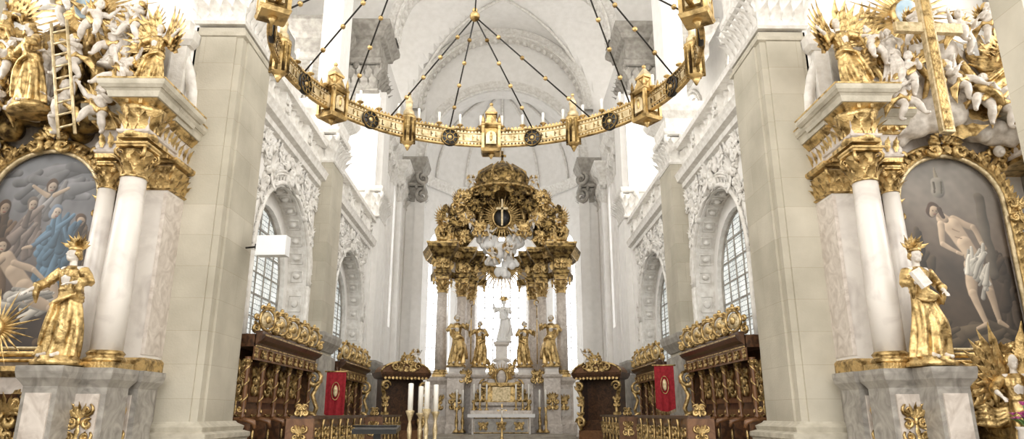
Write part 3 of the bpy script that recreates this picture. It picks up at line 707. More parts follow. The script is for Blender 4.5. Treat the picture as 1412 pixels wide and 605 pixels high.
caps=DR(-.7,1.2,.2,.9,(.08,.06,.04),20,1,.12)+DR(.8,1.0,.15,.7,(.07,.05,.035),16,2,.1)+DR(0,.25,.8,.15,(.12,.09,.06),14,3,.1,5)
caps+=[(-.15,3.5,.015,-.15,3.28,.04,(.35,.30,.22)),(-.15,3.2,.12,-.15,3.02,.14,(.32,.29,.24)),(-.22,3.0,.02,-.22,3.22,.02,(.12,.1,.07)),(-.08,3.0,.02,-.08,3.22,.02,(.12,.1,.07)),
 (.62,2.9,.10,.62,1.4,.10,(.15,.125,.095))]
F=(.60,.46,.33);F2=(.50,.38,.27)
caps+=[(.05,2.45,.08,.40,2.3,.06,F2),(.40,2.3,.055,.52,1.97,.045,F2),(.52,1.97,.04,.56,1.88,.03,F2),(-.16,2.46,.12,.0,2.28,.17,F),(.0,2.3,.175,.18,1.95,.14,F),(.18,1.98,.14,.28,1.72,.15,F),(-.22,2.55,.06,-.12,2.45,.07,F2)]
caps+=face(-.30,2.62,F2,(.07,.04,.025),-1,.105)+[(-.2,2.66,.05,-.14,2.5,.04,(.07,.04,.025))]
caps+=[(-.22,2.35,.068,-.24,1.98,.05,F),(-.24,1.98,.045,.02,1.80,.035,F),(.02,1.80,.04,.10,1.76,.028,F),
 (-.02,2.28,.012,.1,2.22,.01,(.36,.26,.18)),(.02,2.12,.012,.14,2.08,.01,(.36,.26,.18)),
 (.38,1.5,.125,.5,1.05,.08,F2),(.5,1.05,.075,.56,.52,.042,F2),(.22,1.55,.13,.16,1.02,.085,F),(.16,1.02,.08,.30,.48,.045,F),(.30,.46,.045,.14,.39,.03,F),(.56,.5,.045,.70,.42,.03,F2)]
caps+=DR(.30,1.6,.15,.12,(.66,.62,.54),16,6,.055,60)+DR(.46,1.33,.05,.18,(.60,.56,.49),8,7,.04,85)
painting('altar_painting.001',8.6,caps,([0,.25,.6,1],[(.035,.025,.018),(.07,.05,.035),(.115,.09,.07),(.19,.175,.155)]),4)
# ---------------------------------------------------------------- STATUES
A1=statue(dict(el=(.36,-.02,1.22),wl=(.22,-.24,1.16),er=(-.34,-.10,1.2),wr=(-.44,-.3,1.05),hx=-6,hz=-25,crown=True,ph=.4,knee=-1,vox=.012))
A1.obj('saint_statue',T(-6.95,10.95,2.42)@Rz(-8)@S(1.0))
A2=statue(dict(el=(.36,.02,1.2),wl=(.26,-.22,1.05),er=(-.33,-.08,1.2),wr=(-.24,-.30,1.16),hx=0,hz=-12,crown=True,book=True,ph=2.,knee=1,vox=.012))
A2.obj('saint_statue.001',T(6.85,10.95,2.42)@Rz(8)@S(1.02))
A3=statue(dict(el=(.33,-.12,1.3),wl=(.46,-.24,1.52),er=(-.33,-.12,1.22),wr=(-.12,-.28,1.25),hx=-10,hz=18,beard=True,ph=1.,knee=1,staff=(.52,-.27,0)))
A4=statue(dict(el=(.32,-.1,1.2),wl=(.12,-.28,1.28),er=(-.34,-.1,1.25),wr=(-.46,-.2,1.45),hx=-6,hz=-20,beard=True,ph=2.6,knee=-1))
A5=statue(dict(el=(.38,-.1,1.36),wl=(.6,-.2,1.5),er=(-.36,-.14,1.24),wr=(-.3,-.38,1.12),hx=8,hz=20,wings=True,fly=True,ph=1.7,knee=-1,slv=.2))
A6=statue(dict(el=(.30,-.16,1.22),wl=(.1,-.36,1.3),er=(-.28,-.18,1.22),wr=(-.06,-.38,1.32),hx=12,hz=-10,ph=.2,knee=1,slv=.4,skin='ivory',robe='ivory'))
M1=statue(dict(el=(.3,-.12,1.22),wl=(.08,-.28,1.3),er=(-.36,-.1,1.3),wr=(-.44,-.26,1.48),hx=4,hz=10,ph=.9,knee=1,robe='whitecloth',skin='whitecloth',crown=True))
P0=putto(0);P1=putto(1)
ang=A5.obj('angel_statue',T(-6.6,11.55,7.30)@Rz(-10)@Ry(6)@S(.78))
def ANG(x,y,z,rz=0,ry=0,s=.8,m=1): inst(ang,T(x,y,z)@Ry(ry)@Rz(rz)@S(s*m,s,s))
pil=A6.obj('mourner_statue',T(-8.9,11.75,7.0)@Ry(12)@Rz(25)@S(.85))
apo=A4.obj('prophet_statue',T(-8.6,11.5,6.95)@Ry(-10)@Rz(-30)@S(.98))
pu=[P0.obj('putto_statue',T(-7.15,11.7,7.5)@S(.95)),P1.obj('putto_statue.001',T(-7.5,11.8,8.1)@S(.95))]
def PUT(k,x,y,z,rz=0,ry=0,s=.9,m=1): inst(pu[k],T(x,y,z)@Ry(ry)@Rz(rz)@S(s*m,s,s),'putto_statue')
for k,x,z,rz,ry,s in((0,-7.9,8.5,20,10,.95),(1,-8.0,7.7,-20,-10,1),(0,-9.5,7.6,30,15,1),(1,-9.4,6.75,10,0,1),(0,-8.1,6.7,-25,0,1.05),(1,-7.35,7.35,10,30,.95),(0,-8.35,8.9,0,-20,.9),(1,-7.0,8.5,-30,0,.9),(1,-7.45,6.65,15,0,1.0)):
    PUT(k,x,11.65,z,rz,ry,s)
ANG(-9.35,11.8,8.0,20,-18,.8,-1); inst(pil,T(-7.5,11.85,8.0)@Ry(10)@Rz(-15)@S(.66)); ANG(-7.35,12.0,8.1,0,15,.62)
ANG(6.75,11.5,7.35,10,-14,.9,-1); ANG(9.15,11.6,7.35,-20,42,.9); ANG(7.45,12.1,8.1,0,-10,.7); inst(pil,T(7.5,11.7,7.65)@Rz(-20)@S(.66)); inst(apo,T(9.6,11.9,7.9)@Ry(18)@Rz(20)@S(.8))
for k,x,z,rz,ry,s in((0,7.2,8.1,-10,-15,.9),(1,7.5,6.95,20,0,1),(0,9.0,6.95,-25,10,1.05),(1,9.55,6.85,10,-10,1.1),(1,7.9,8.5,0,15,.9),(0,8.9,8.4,10,0,.95),(1,9.5,8.6,-20,0,.9),(0,7.65,7.5,-20,10,.95),(1,8.8,7.4,25,-30,.95)):
    PUT(k,x,11.6,z,rz,ry,s,-1)
for s,nm in((-1,'cloud_glory'),(1,'cloud_glory.001')):
    b=B(); cloud(b,[(s*8.9,12.2,7.3,.7),(s*8.0,12.2,7.1,.6),(s*9.6,12.2,6.9,.5),(s*7.7,12.3,7.9,.6),(s*8.6,12.3,8.3,.75),(s*9.5,12.3,8.2,.6),(s*7.3,12.3,8.6,.5)],'golddark' if s<0 else 'ivory',2)
    gx=-8.15 if s<0 else 8.1
    rays(b,T(gx,11.95,9.25),38,.3,1.35,'gold',0,360,.1); b.lathe(0,0,0,[(.30,0),(.34,.05),(.30,.1)],'gold',20,M=T(gx,11.95,9.3)@Rx(90)); b.ell((gx,11.83,9.3),(.26,.06,.3),'skyblue')
    for q in range(10):
        x=s*(7.0+.3*q); b.tube([(x,12.2,9.0-.1*(q%3)),(x-.15,11.95,8.4),(x+.12,11.9,7.9),(x-.05,12,7.3)],[.04,.08,.07,.03],'gold',8)
    for q in range(8): leaf(b,T(s*(7.1+.36*q),11.9,6.75+.5*(q%4))@Ry(-60+37*q),.6,.28,'gold',.5)
    b.obj(nm)
b=B()
for x in(-.14,.14): b.tube([(x,0,0),(x,0,2.5)],.028,'goldpale',8)
for i in range(9): b.tube([(-.14,0,.2+.26*i),(.14,0,.2+.26*i)],.02,'goldpale',8)
b.obj('ladder',T(-7.5,11.0,6.2)@Ry(-17)@Rx(-6))
b=B(); b.box(-.11,.11,-.06,.06,0,3.3,'goldpale'); b.box(-.62,.62,-.05,.05,2.05,2.25,'goldpale')
b.box(-.07,.07,-.075,-.06,.05,3.25,'gold'); 
b.obj('processional_cross',T(7.84,11.0,6.35)@Ry(2)@Rx(-3))
b=B(); rays(b,T(0,0,0),26,.1,.75,'gold',0,360,.07); b.ell((0,-.05,0),(.14,.08,.18),'gold'); b.tube([(0,0,-.2),(0,.1,-.9)],.04,'gold')
b.obj('monstrance',T(-8.0,11.0,2.9)@S(.9))
inst(ang,T(7.95,10.7,.75)@Rz(-25)@S(.9,.9,.98)); inst(ang,T(8.55,10.6,1.0)@Rz(30)@S(-.8,.8,.8)); inst(ang,T(-8.35,10.9,.9)@Rz(20)@S(.7))
b=B(); b.box(7.3,9.6,10.9,12.0,0,1.0,'marblegrey'); b.loft(7.3,9.6,10.9,12.0,[(1.0,.03),(1.08,.1),(1.15,.1)],'gold')
b.box(7.6,9.6,11.5,12.0,1.15,2.3,'golddark')
for i in range(4): orn(b,T(7.8+.5*i,11.45,1.8),.5,1.0,'gold',i,3,.1)
orn(b,T(8.2,11.3,2.45),1.0,.6,'gold',11,3,.1); b.tube([(7.9,11.0,2.1),(8.4,10.9,2.55),(8.9,11,2.6),(9.4,11,2.4)],[.05,.09,.09,.04],'gold')
b.obj('reliquary_shrine')
b=B(); b.box(-9.6,-7.6,10.9,12.0,0,1.0,'marblegrey'); b.box(-9.5,-7.7,11.3,12.0,1.0,1.9,'darkwood')
for i in range(4): orn(b,T(-9.3+.5*i,11.25,1.5),.5,.9,'gold',i,3,.1)
b.obj('reliquary_shrine.001')
b=B(); R=random.Random(4)
b.lathe(0,0,0,[(.10,0),(.16,.1),(.14,.25),(.17,.3)],'marble',12)
for i in range(26):
    a=R.random()*6.28;r=R.random()*.22;z=.38+R.random()*.25; b.tube([(0,0,.25),(r*math.cos(a),r*math.sin(a),z)],.008,'leafgreen',4)
    for q in range(5): leaf(b,T(r*math.cos(a),r*math.sin(a),z)@Rz(q*72)@Rx(40),.07,.05,'pink',.3)
for i in range(10): leaf(b,T(0,0,.3)@Rz(i*36)@Rx(45),.3,.08,'leafgreen',.4)
b.obj('flower_vase',T(7.5,10.0,1.12)); b=B(); b.loft(-.2,.2,-.2,.2,[(0,.05),(.1,.05),(.15,0),(1.04,0),(1.12,.05)],'marblegrey'); b.obj('flower_pedestal',T(7.5,10.0,0))
# ---------------------------------------------------------------- CHOIR STALLS
def stall(b,y0,y1,nb,z0=.5,zt=3.0):
    b.box(-5.95,-5.8,y0,y1,z0,zt,'darkwood')
    w=(y1-y0)/nb
    b.box(-5.95,-5.33,y0,y1,zt,zt+.27,'darkwood'); b.box(-5.36,-5.31,y0,y1,zt-.28,zt,'wood')
    b.sweep([(-5.35,y0),(-5.35,y1)],[(0,zt),(.03,zt),(.06,zt+.08),(.16,zt+.14),(.22,zt+.22),(.22,zt+.27),(0,zt+.27)],'darkwood')
    b.box(-5.14,-5.12,y0,y1,zt+.23,zt+.26,'gold'); b.box(-5.32,-5.29,y0,y1,zt+.0,zt+.03,'gold')
    for i in range(nb):
        yc=y0+w*(i+.5)
        b.box(-5.8,-5.76,yc-w*.36,yc+w*.36,1.85,2.75,'wood'); orn(b,T(-5.74,yc,2.35)@Rz(90),w*.55,.78,'gold',i%3,3,.07)
        b.box(-5.8,-5.3,yc-w*.46,yc+w*.46,.95,1.0,'darkwood'); b.box(-5.8,-5.76,yc-w*.36,yc+w*.36,1.05,1.7,'wood')
        orn(b,T(-5.74,yc,1.4)@Rz(90),w*.4,.4,'gold',2,2,.07); orn(b,T(-5.29,yc,zt-.14)@Rz(90),.34,.2,'gold',6,2,.08)
        M=T(-5.3,yc,zt+.30)@Rz(62)
        b.ell((0,0,.33),(.18,.05,.19),'goldpale',M,14,8); b.tube([(.225*math.cos(a),-.03,.33+.24*math.sin(a)) for a in [2*pi*k/16 for k in range(16)]],.035,'gold',6,M,True)
        b.ell((0,-.06,.33),(.08,.03,.09),'gold',M)
        b.ell((0,-.02,.61),(.10,.05,.05),'gold',M); b.ell((0,-.02,.67),(.05,.04,.05),'gold',M)
        for s in(-1,1):
            spiral(b,s*.30,.13,.12,1.4,pi/2,s,.032,'gold',M); spiral(b,s*.29,.38,.08,1.3,0,s,.024,'gold',M); spiral(b,s*.15,.58,.07,1.3,-pi/2,-s,.022,'gold',M)
            leaf(b,M@T(s*.24,0,.2)@Ry(s*70),.2,.1,'gold',.3)
        b.box(-5.34,-5.2,yc-w*.5,yc+w*.5,zt+.27,zt+.34,'darkwood')
        b.ell((-5.28,yc+w*.5,zt+.43),(.05,.05,.10),'gold')
    for i in range(nb+1):
        y=y0+w*i
        b.box(-5.8,-5.25,y-.04,y+.04,.5,1.45,'darkwood'); b.tube([(-5.75,y,1.48),(-5.4,y,1.48),(-5.2,y,1.42),(-5.16,y,1.3)],[.05,.055,.06,.03],'wood',8)
        b.lathe(-5.45,y,1.5,[(.06,0),(.06,.06),(.03,.1),(.055,.3),(.045,.8),(.06,1.1),(.05,1.2),(.08,1.28)],'wood',10)
        b.tube([(-5.45+.058*math.cos(k*.9),y+.058*math.sin(k*.9),1.62+.047*k) for k in range(22)],.018,'gold',5)
        capital(b,-5.45,y,2.58,.055,.14,'gold')
        orn(b,T(-5.29,y,zt-.14)@Rz(90),.2,.24,'gold',3,2,.08); b.ell((-5.2,y,1.15),(.03,.03,.12),'gold')
    y=y1+.05
    b.box(-5.9,-5.45,y-.04,y+.04,.5,zt,'darkwood')
    spiral(b,-5.34,2.55,.24,1.4,pi/2,-1,.06,'gold',T(0,y,0)); spiral(b,-5.38,1.45,.22,1.4,-pi/2,1,.05,'gold',T(0,y,0))
    b.tube([(-5.14,y,2.5),(-5.34,y,2.1),(-5.2,y,1.75),(-5.34,y,1.3)],[.05,.065,.065,.035],'gold')
    for z in(1.0,1.8,2.5): orn(b,T(-5.6,y0-.03,z),.25,.5,'gold',2,2,.07)
b=B(); stall(b,15.0,19.9,5); o=b.obj('choir_stall'); mir(o)
b=B(); stall(b,23.0,27.4,4); o=b.obj('choir_stall.002'); mir(o)
def desk(b,y0,y1,nb):
    b.box(-4.05,-3.85,y0,y1,.5,1.5,'wood'); b.box(-4.25,-3.78,y0-.05,y1+.05,1.5,1.56,'darkwood'); b.box(-4.12,-3.8,y0-.03,y1+.03,.5,.68,'darkwood')
    w=(y1-y0)/nb
    for i in range(nb):
        yc=y0+w*(i+.5); b.box(-3.85,-3.83,yc-w*.38,yc+w*.38,.8,1.38,'darkwood'); orn(b,T(-3.81,yc,1.12)@Rz(90),w*.5,.46,'gold',i%4,2,.07)
        b.lathe(-3.8,yc-w*.48,.7,[(.03,0),(.04,.1),(.022,.3),(.04,.5),(.022,.65),(.04,.78)],'gold',8)
    b.box(-4.3,-3.75,y0-.14,y0,.5,1.5,'wood'); orn(b,T(-4.02,y0-.16,1.15),.32,.5,'gold',5,3,.07)
    orn(b,T(-4.02,y0-.1,1.66),.28,.26,'gold',7,2,.08)
    b.lathe(-4.02,y0-.07,1.56,[(.06,0),(.08,.03),(.03,.06),(.06,.12),(.02,.18)],'gold',10)
b=B(); desk(b,14.4,20,7); o=b.obj('kneeling_desk'); mir(o)
b=B(); desk(b,22.6,27.0,6); o=b.obj('kneeling_desk.002'); mir(o)
b=B(); n=14
vs=[];fs=[]
for j in range(9):
    for i in range(n+1):
        x=-.28+.56*i/n; z=-1.2*j/8; y=.03*math.sin(i*1.3)*(.3+j/8)
        if j==8: z=-1.2-.10*math.cos(pi*(i/n-.5))*1
        vs.append((x,y,z))
for j in range(8):
    for i in range(n): a=j*(n+1)+i; fs.append((a,a+1,a+n+2,a+n+1))
b.add(vs,fs,'redcloth',True)
b.tube([(-.34,0,.01),(.34,0,.01)],.022,'gold'); b.tube([(0,.05,.15),(0,.05,-2.2)],.025,'darkwood'); b.lathe(0,.05,-2.3,[(.25,0),(.22,.06),(.05,.12)],'darkwood',14)
b.ell((0,-.04,-.55),(.07,.02,.17),'goldpale'); b.tube([(.11*math.cos(2*pi*k/18),-.045,-.55+.25*math.sin(2*pi*k/18)) for k in range(18)],.012,'gold',5,closed=True)
for i in range(15): b.tube([(-.27+.54*i/14,0,-1.2-.09*math.cos(pi*(i/14-.5))),(-.27+.54*i/14,0,-1.3-.09*math.cos(pi*(i/14-.5)))],.009,'gold',4)
o=b.obj('church_banner',T(-4.85,20.6,2.78)@Rz(12)); inst(o,T(4.75,20.3,2.95)@Rz(-12))
b=B()
b.box(-1.0,1.0,.5,.6,0,3.0,'darkwood'); b.box(-1.05,1.05,-.3,.6,0,.5,'wood'); b.box(-.9,.9,-.1,.5,.5,.95,'darkwood')
for s in(-1,1):
    pts=[(s*.9,-.3,.5),(s*1.05,-.35,.9),(s*.85,-.3,1.3),(s*.8,-.25,1.8),(s*1.0,-.32,2.3),(s*1.05,-.4,2.7)]
    b.tube([(p[0],p[1],p[2]) for p in pts],[.08,.12,.08,.07,.10,.08],'gold',8)
    spiral(b,s*.9,.85,.26,1.4,0,s,.06,'gold',T(0,-.42,0)); spiral(b,s*.92,2.5,.24,1.4,0,-s,.055,'gold',T(0,-.45,0))
    b.prism([(s*.86,.5),(s*1.0,.5),(s*1.0,3.0),(s*.86,3.0)],-.2,.5,'darkwood')
    for z in(1.1,1.8): orn(b,T(s*.9,-.4,z),.32,.55,'gold',3,3,.07)
    spiral(b,s*.55,3.38,.2,1.4,0,s,.045,'gold',T(0,-.6,0))
b.loft(-1.05,1.05,-.45,.55,[(2.8,0),(2.85,.1),(3.0,.18),(3.1,.2)],'darkwood')
b.prism([(1.2*math.cos(pi*i/12),3.1+.5*math.sin(pi*i/12)) for i in range(13)],-.5,.5,'wood')
b.tube([(1.2*math.cos(pi*i/12),-.55,3.1+.5*math.sin(pi*i/12)) for i in range(13)],.045,'gold')
orn(b,T(0,-.6,3.7),.7,.5,'gold',8,3,.08); orn(b,T(0,-.55,3.25),1.1,.28,'gold',4,2,.08)
for i in range(12): leaf(b,T(-1+2*i/11,-.58,2.9)@Ry(180),.14,.13,'gold',.2)
o=b.obj('canopied_seat',T(-4.15,29.2,.5)@Rz(28)@S(.88)); inst(o,MIR@o.matrix_world)
inst(pu[0],T(-3.6,29.0,3.62)@S(.7),'putto_statue'); inst(pu[1],T(3.6,29.0,3.62)@S(.7),'putto_statue')
# ---------------------------------------------------------------- HIGH ALTAR
b=B()
cols=[(3.15,35.9),(2.2,37.2),(1.75,38.2)]
for s in(-1,1):
    for (x,y) in cols:
        w=.48; b.loft(s*x-w,s*x+w,y-w,y+w,[(.6,.15),(1.1,.15),(1.2,.05),(1.3,0),(3.0,0),(3.08,.05),(3.2,.14),(3.38,.16)],'marblered')
        b.box(s*x-w*.7,s*x+w*.7,y-w-.03,y-w,1.5,2.8,'marble'); orn(b,T(s*x,y-w-.06,2.15),w*1.0,.9,'gold',3,3,.08)
        column(b,s*x,y,3.4,8.6,.30,'marblered','gold','gold',.85)
        b.loft(s*x-.36,s*x+.36,y-.36,y+.36,[(8.6,.02),(8.75,.02),(8.78,.08),(8.95,.1),(8.98,0),(9.6,0)],'golddark')
        orn(b,T(s*x,y-.4,9.3),.6,.6,'gold',5,2,.1)
        b.loft(s*x-.36,s*x+.36,y-.36,y+.36,[(9.6,.04),(9.75,.12),(9.85,.24),(10.05,.34),(10.15,.42),(10.3,.44)],'golddark')
        b.loft(s*x-.36,s*x+.36,y-.36,y+.36,[(10.3,.46),(10.36,.48),(10.4,.48)],'gold')
    b.box(min(s*3.9,s*1.2),max(s*3.9,s*1.2),38.4,39,.6,3.3,'marblegrey')
    pth=[(s*3.9,37.4),(s*3.5,36.0),(s*2.9,36.3),(s*2.2,37.4),(s*1.7,38.3),(s*.9,38.8)]
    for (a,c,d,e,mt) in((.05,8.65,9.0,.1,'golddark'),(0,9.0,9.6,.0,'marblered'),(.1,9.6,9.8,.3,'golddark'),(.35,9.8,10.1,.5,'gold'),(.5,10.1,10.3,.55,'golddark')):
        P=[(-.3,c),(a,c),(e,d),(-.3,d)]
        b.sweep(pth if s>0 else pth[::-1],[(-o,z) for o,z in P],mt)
    for k in range(7):
        t=k/6; leaf(b,T(s*(3.6-2.6*t),36.0+2.2*t-.5,9.1),.5,.3,'gold',.3); orn(b,T(s*(3.5-2.5*t),35.6+2.4*t,9.7),.45,.35,'golddark',k,2,.1)
        b.lathe(s*(3.6-2.6*t),35.6+2.2*t,8.3,[(.02,-.16),(.06,-.1),(.04,0),(.09,.1),(.05,.3)],'gold',8)
    for y,dx in((36.1,0),(36.9,-.35)):
        pts=[(3.3,10.5),(3.45,11.2),(3.0,11.9),(2.5,12.2),(2.35,12.9),(1.9,13.5),(1.4,13.7)]
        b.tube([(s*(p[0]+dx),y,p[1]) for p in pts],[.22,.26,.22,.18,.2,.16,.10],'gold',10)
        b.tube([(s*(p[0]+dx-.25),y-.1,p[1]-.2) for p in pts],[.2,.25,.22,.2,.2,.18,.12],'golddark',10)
    spiral(b,s*3.1,10.95,.42,1.5,pi/2,-s,.11,'gold',T(0,35.7,0),18); spiral(b,s*2.5,12.5,.36,1.4,0,s,.09,'gold',T(0,35.8,0),18); spiral(b,s*1.5,13.45,.3,1.4,0,s,.08,'gold',T(0,35.8,0),18)
    for k,(x,z,r) in enumerate(((2.6,11.3,-20),(2.0,11.8,10),(1.5,12.6,-10),(1.2,11.2,0),(3.0,12.1,-35),(2.1,10.8,20),(.8,13.0,0),(2.2,13.0,-30))):
        orn(b,T(s*x,35.6+.1*(k%3),z)@Ry(s*r),.85,.85,'gold' if k%2 else 'golddark',k+2,3,.07)
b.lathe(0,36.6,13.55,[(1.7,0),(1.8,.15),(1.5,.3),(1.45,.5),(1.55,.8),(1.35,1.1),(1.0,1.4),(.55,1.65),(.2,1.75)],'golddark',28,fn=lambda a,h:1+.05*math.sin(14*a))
b.lathe(0,36.6,13.5,[(1.8,0),(1.88,.06),(1.8,.12)],'gold',28)
for i in range(14):
    a=i*360/14;q=math.radians(a); leaf(b,T(1.78*math.cos(q),36.6+1.78*math.sin(q),13.5)@Rz(a+90)@Ry(180),.5,.6,'golddark',.2); leaf(b,T(1.5*math.cos(q),36.6+1.5*math.sin(q),13.8)@Rz(a+90),.4,.3,'gold',.5)
for i in range(8):
    q=2*pi*(i+.5)/8; b.tube([(1.5*math.cos(q),36.6+1.5*math.sin(q),14.1),(1.4*math.cos(q),36.6+1.4*math.sin(q),14.65),(.6*math.cos(q),36.6+.6*math.sin(q),15.25)],[.06,.07,.04],'gold')
b.lathe(0,36.6,15.25,[(.12,0),(.05,.06),(.17,.18),(.05,.3)],'gold',12); b.box(-.06,.06,36.56,36.64,15.5,16.1,'golddark'); b.box(-.22,.22,36.56,36.64,15.75,15.87,'golddark')
b.prism([(-3.2,10.4),(-2.9,11.6),(-2.2,12.4),(-1.8,13.5),(1.8,13.5),(2.2,12.4),(2.9,11.6),(3.2,10.4),(2.2,10.3),(1.5,11.2),(-1.5,11.2),(-2.2,10.3)],37.2,37.5,'golddark')
for q in range(13):
    x=-2.4+.4*q; b.tube([(x*.7,36.9,13.4),(x,36.6,12.4),(x*1.05,36.7,11.3)],[.08,.2,.12],'golddark' if q%3 else 'gold',8)
rays(b,T(0,36.0,12.0),40,.5,1.6,'gold',0,360,.13); b.ell((0,35.9,11.9),(.45,.25,.5),'black'); b.box(-.05,.05,35.55,35.65,11.4,12.9,'goldpale'); b.box(-.32,.32,35.55,35.65,12.3,12.42,'goldpale')
b.tube([(.5*math.cos(2*pi*i/20),35.85,11.9+.56*math.sin(2*pi*i/20)) for i in range(20)],.07,'gold',closed=True)
rays(b,T(0,36.5,9.6),30,.4,2.0,'gold',200,340,.14)
b.obj('high_altar')
b=B(); cloud(b,[(-.8,36.3,10.6,.6),(.8,36.3,10.6,.6),(0,36.4,10.3,.7),(-.5,36.3,9.6,.5),(.5,36.3,9.5,.5),(0,36.3,9.0,.45),(-1.3,36.2,11.1,.4),(1.3,36.2,11.1,.4)],'whitecloth',6); b.obj('cloud_glory.002')
for k,x,z,rz,ry,s in((0,-.9,10.6,20,10,1.1),(1,.9,10.6,-20,-10,1.1),(0,.3,9.6,10,0,1.1),(1,-.5,9.3,-10,0,1.1),(1,-1.7,11.2,30,0,1.0),(0,1.7,11.2,-30,0,1.0)): PUT(k,x,35.8,z,rz,ry,s)
ANG(-2.7,35.7,10.5,20,-12,.95); ANG(2.7,35.7,10.5,-20,12,.95,-1); ANG(-1.7,35.9,11.9,20,-25,.8); ANG(1.7,35.9,11.9,-20,25,.8,-1)
for s in(-1,1): inst(pu[0],T(s*1.75,36.0,13.7)@S(.9),'putto_statue')
ap=A3.obj('bishop_statue',T(-2.3,35.4,4.0)@S(1.42))
inst(ap,T(2.55,35.4,4.0)@S(-1.42,1.42,1.42)); inst(apo,T(-1.15,36.0,4.0)@S(1.28),'prophet_statue'); inst(apo,T(1.2,36.0,4.0)@S(-1.28,1.28,1.28),'prophet_statue')
b=B()
for x,y in((-2.3,35.4),(2.55,35.4),(-1.15,36),(1.2,36)):
    b.loft(x-.42,x+.42,y-.35,y+.45,[(.6,.06),(1.0,.06),(1.1,0),(3.3,0),(3.4,.08),(3.5,.1)],'marblered'); b.loft(x-.34,x+.34,y-.3,y+.3,[(3.5,.04),(3.6,0),(3.78,0),(3.86,.05)],'marble'); orn(b,T(x,y-.4,2.2),.6,1.0,'gold',4,3,.07)
b.box(-3.5,3.5,36.5,37.1,.6,2.9,'marblered')
for s in(-1,1): orn(b,T(s*1.8,35.1,3.4),.6,.7,'gold',5,3,.08); orn(b,T(s*.7,36.0,3.2),.6,.7,'gold',5,3,.08)
b.obj('statue_plinth')
M1.obj('madonna_statue',T(.12,36.6,5.35)@S(1.2))
b=B()
b.loft(-1.2,1.2,35.5,36.5,[(.6,0),(1.9,0),(2.0,.1),(2.15,.1)],'marblered')
b.loft(-.85,.85,35.4,36.4,[(2.15,0),(2.9,0),(2.95,.12),(3.1,.14)],'gold'); b.box(-.45,.45,35.3,35.4,2.2,2.9,'goldpale')
b.prism([(-1.15,2.1),(-1.1,2.9),(-.8,3.4),(-.45,4.0),(0,4.3),(.45,4.0),(.8,3.4),(1.1,2.9),(1.15,2.1)],35.9,36.1,'marble')
rays(b,T(0,35.8,3.3),30,.3,.9,'gold',0,180,.08); b.ell((0,35.35,3.35),(.24,.12,.38),'marblered'); b.tube([(.3*math.cos(2*pi*i/18),35.3,3.35+.44*math.sin(2*pi*i/18)) for i in range(18)],.05,'gold',closed=True)
for s in(-1,1):
    spiral(b,s*.85,3.0,.28,1.5,pi/2,-s,.06,'gold',T(0,35.4,0)); orn(b,T(s*1.0,35.35,2.5),.4,.7,'gold',3,3,.08); orn(b,T(s*.5,35.35,3.8)@Ry(s*25),.4,.55,'gold',6,3,.08); leaf(b,T(s*.6,35.5,3.9)@Ry(s*20),.5,.2,'gold',.3)
b.loft(-.3,.3,36.3,36.9,[(4.2,.1),(4.3,.14),(4.4,0),(5.0,0),(5.1,.1),(5.22,.12)],'marble')
b.obj('tabernacle')
b=B()
for x in(-1.35,-1.05,-.72,.72,1.05,1.35):
    b.lathe(x,34.6,1.75,[(.12,0),(.1,.05),(.03,.12),(.06,.25),(.03,.4),(.07,.5)],'gold',10); b.lathe(x,34.6,2.25,[(.045,0),(.045,.72),(.01,.76)],'wax',8)
for x in(-2.2,-1.9,2.2,1.9):
    b.lathe(x,34.9,.7,[(.2,0),(.15,.08),(.05,.2),(.09,.5),(.04,.9),(.1,1.2)],'gold',10); b.lathe(x,34.9,1.9,[(.05,0),(.05,.8),(.01,.86)],'wax',8)
b.obj('altar_candlesticks')
b=B()
b.box(-1.4,1.4,33.7,34.5,.65,1.5,'marble'); b.box(-1.6,1.6,33.6,34.9,1.5,1.58,'whitecloth'); b.box(-1.6,1.6,33.58,33.6,1.42,1.58,'whitecloth')
b.box(-1.25,1.25,33.66,33.7,.75,1.36,'marblegrey'); 
for s in(-1,0,1): orn(b,T(s*.85,33.62,1.05),.5,.4,'gold',3,3,.07)
b.tube([(-1.3,33.66,.72),(1.3,33.66,.72),(1.3,33.66,1.4),(-1.3,33.66,1.4)],.035,'gold',6,closed=True)
b.box(-1.5,1.5,34.5,34.9,1.5,1.75,'marblered')
b.obj('altar_table')
b=B(); b.lathe(0,0,0,[(.3,0),(.28,.06),(.08,.14),(.05,.3),(.08,.5),(.04,.7),(.04,1.0),(.1,1.08),(.03,1.16)],'gold',14)
b.box(-.025,.025,-.02,.02,1.15,1.75,'gold'); b.box(-.18,.18,-.02,.02,1.5,1.55,'gold')
b.tube([(0,-.04,1.52),(0,-.06,1.4),(.01,-.05,1.25)],[.03,.035,.015],'ivory'); b.ell((0,-.06,1.58),.03,'ivory'); b.tube([(-.15,-.04,1.56),(0,-.05,1.5),(.15,-.04,1.56)],.014,'ivory')
b.obj('altar_crucifix',T(.02,20,.5)@S(.78))
b=B()
for x,y,h in((-.25,0,0),(-.07,.2,-.05),(.08,-.05,.03),(.24,.12,-.02)):
    b.lathe(x,y,0,[(.14,0),(.12,.05),(.03,.12),(.05,.35),(.025,.5),(.05,.8),(.025,.95),(.05,1.05),(.09,1.14+h),(.08,1.16+h)],'goldpale',12)
    b.lathe(x,y,1.16+h,[(.052,0),(.052,.50),(.045,.52),(.008,.525)],'wax',12); b.tube([(x,y,1.68+h),(x,y,1.72+h)],.004,'black',5)
b.obj('pricket_candlesticks',T(-1.55,14.0,.5))
b=B(); b.box(-.4,.4,-.3,.3,.78,.86,'black',Rx(6)); b.box(-.38,.38,-.2,.2,.0,.06,'black'); b.box(-.06,.06,-.06,.06,.06,.8,'black'); b.tube([(-.4,-.3,.88),(.4,-.3,.88)],.02,'black')
b.obj('reading_desk',T(-2.3,13.3,.5))
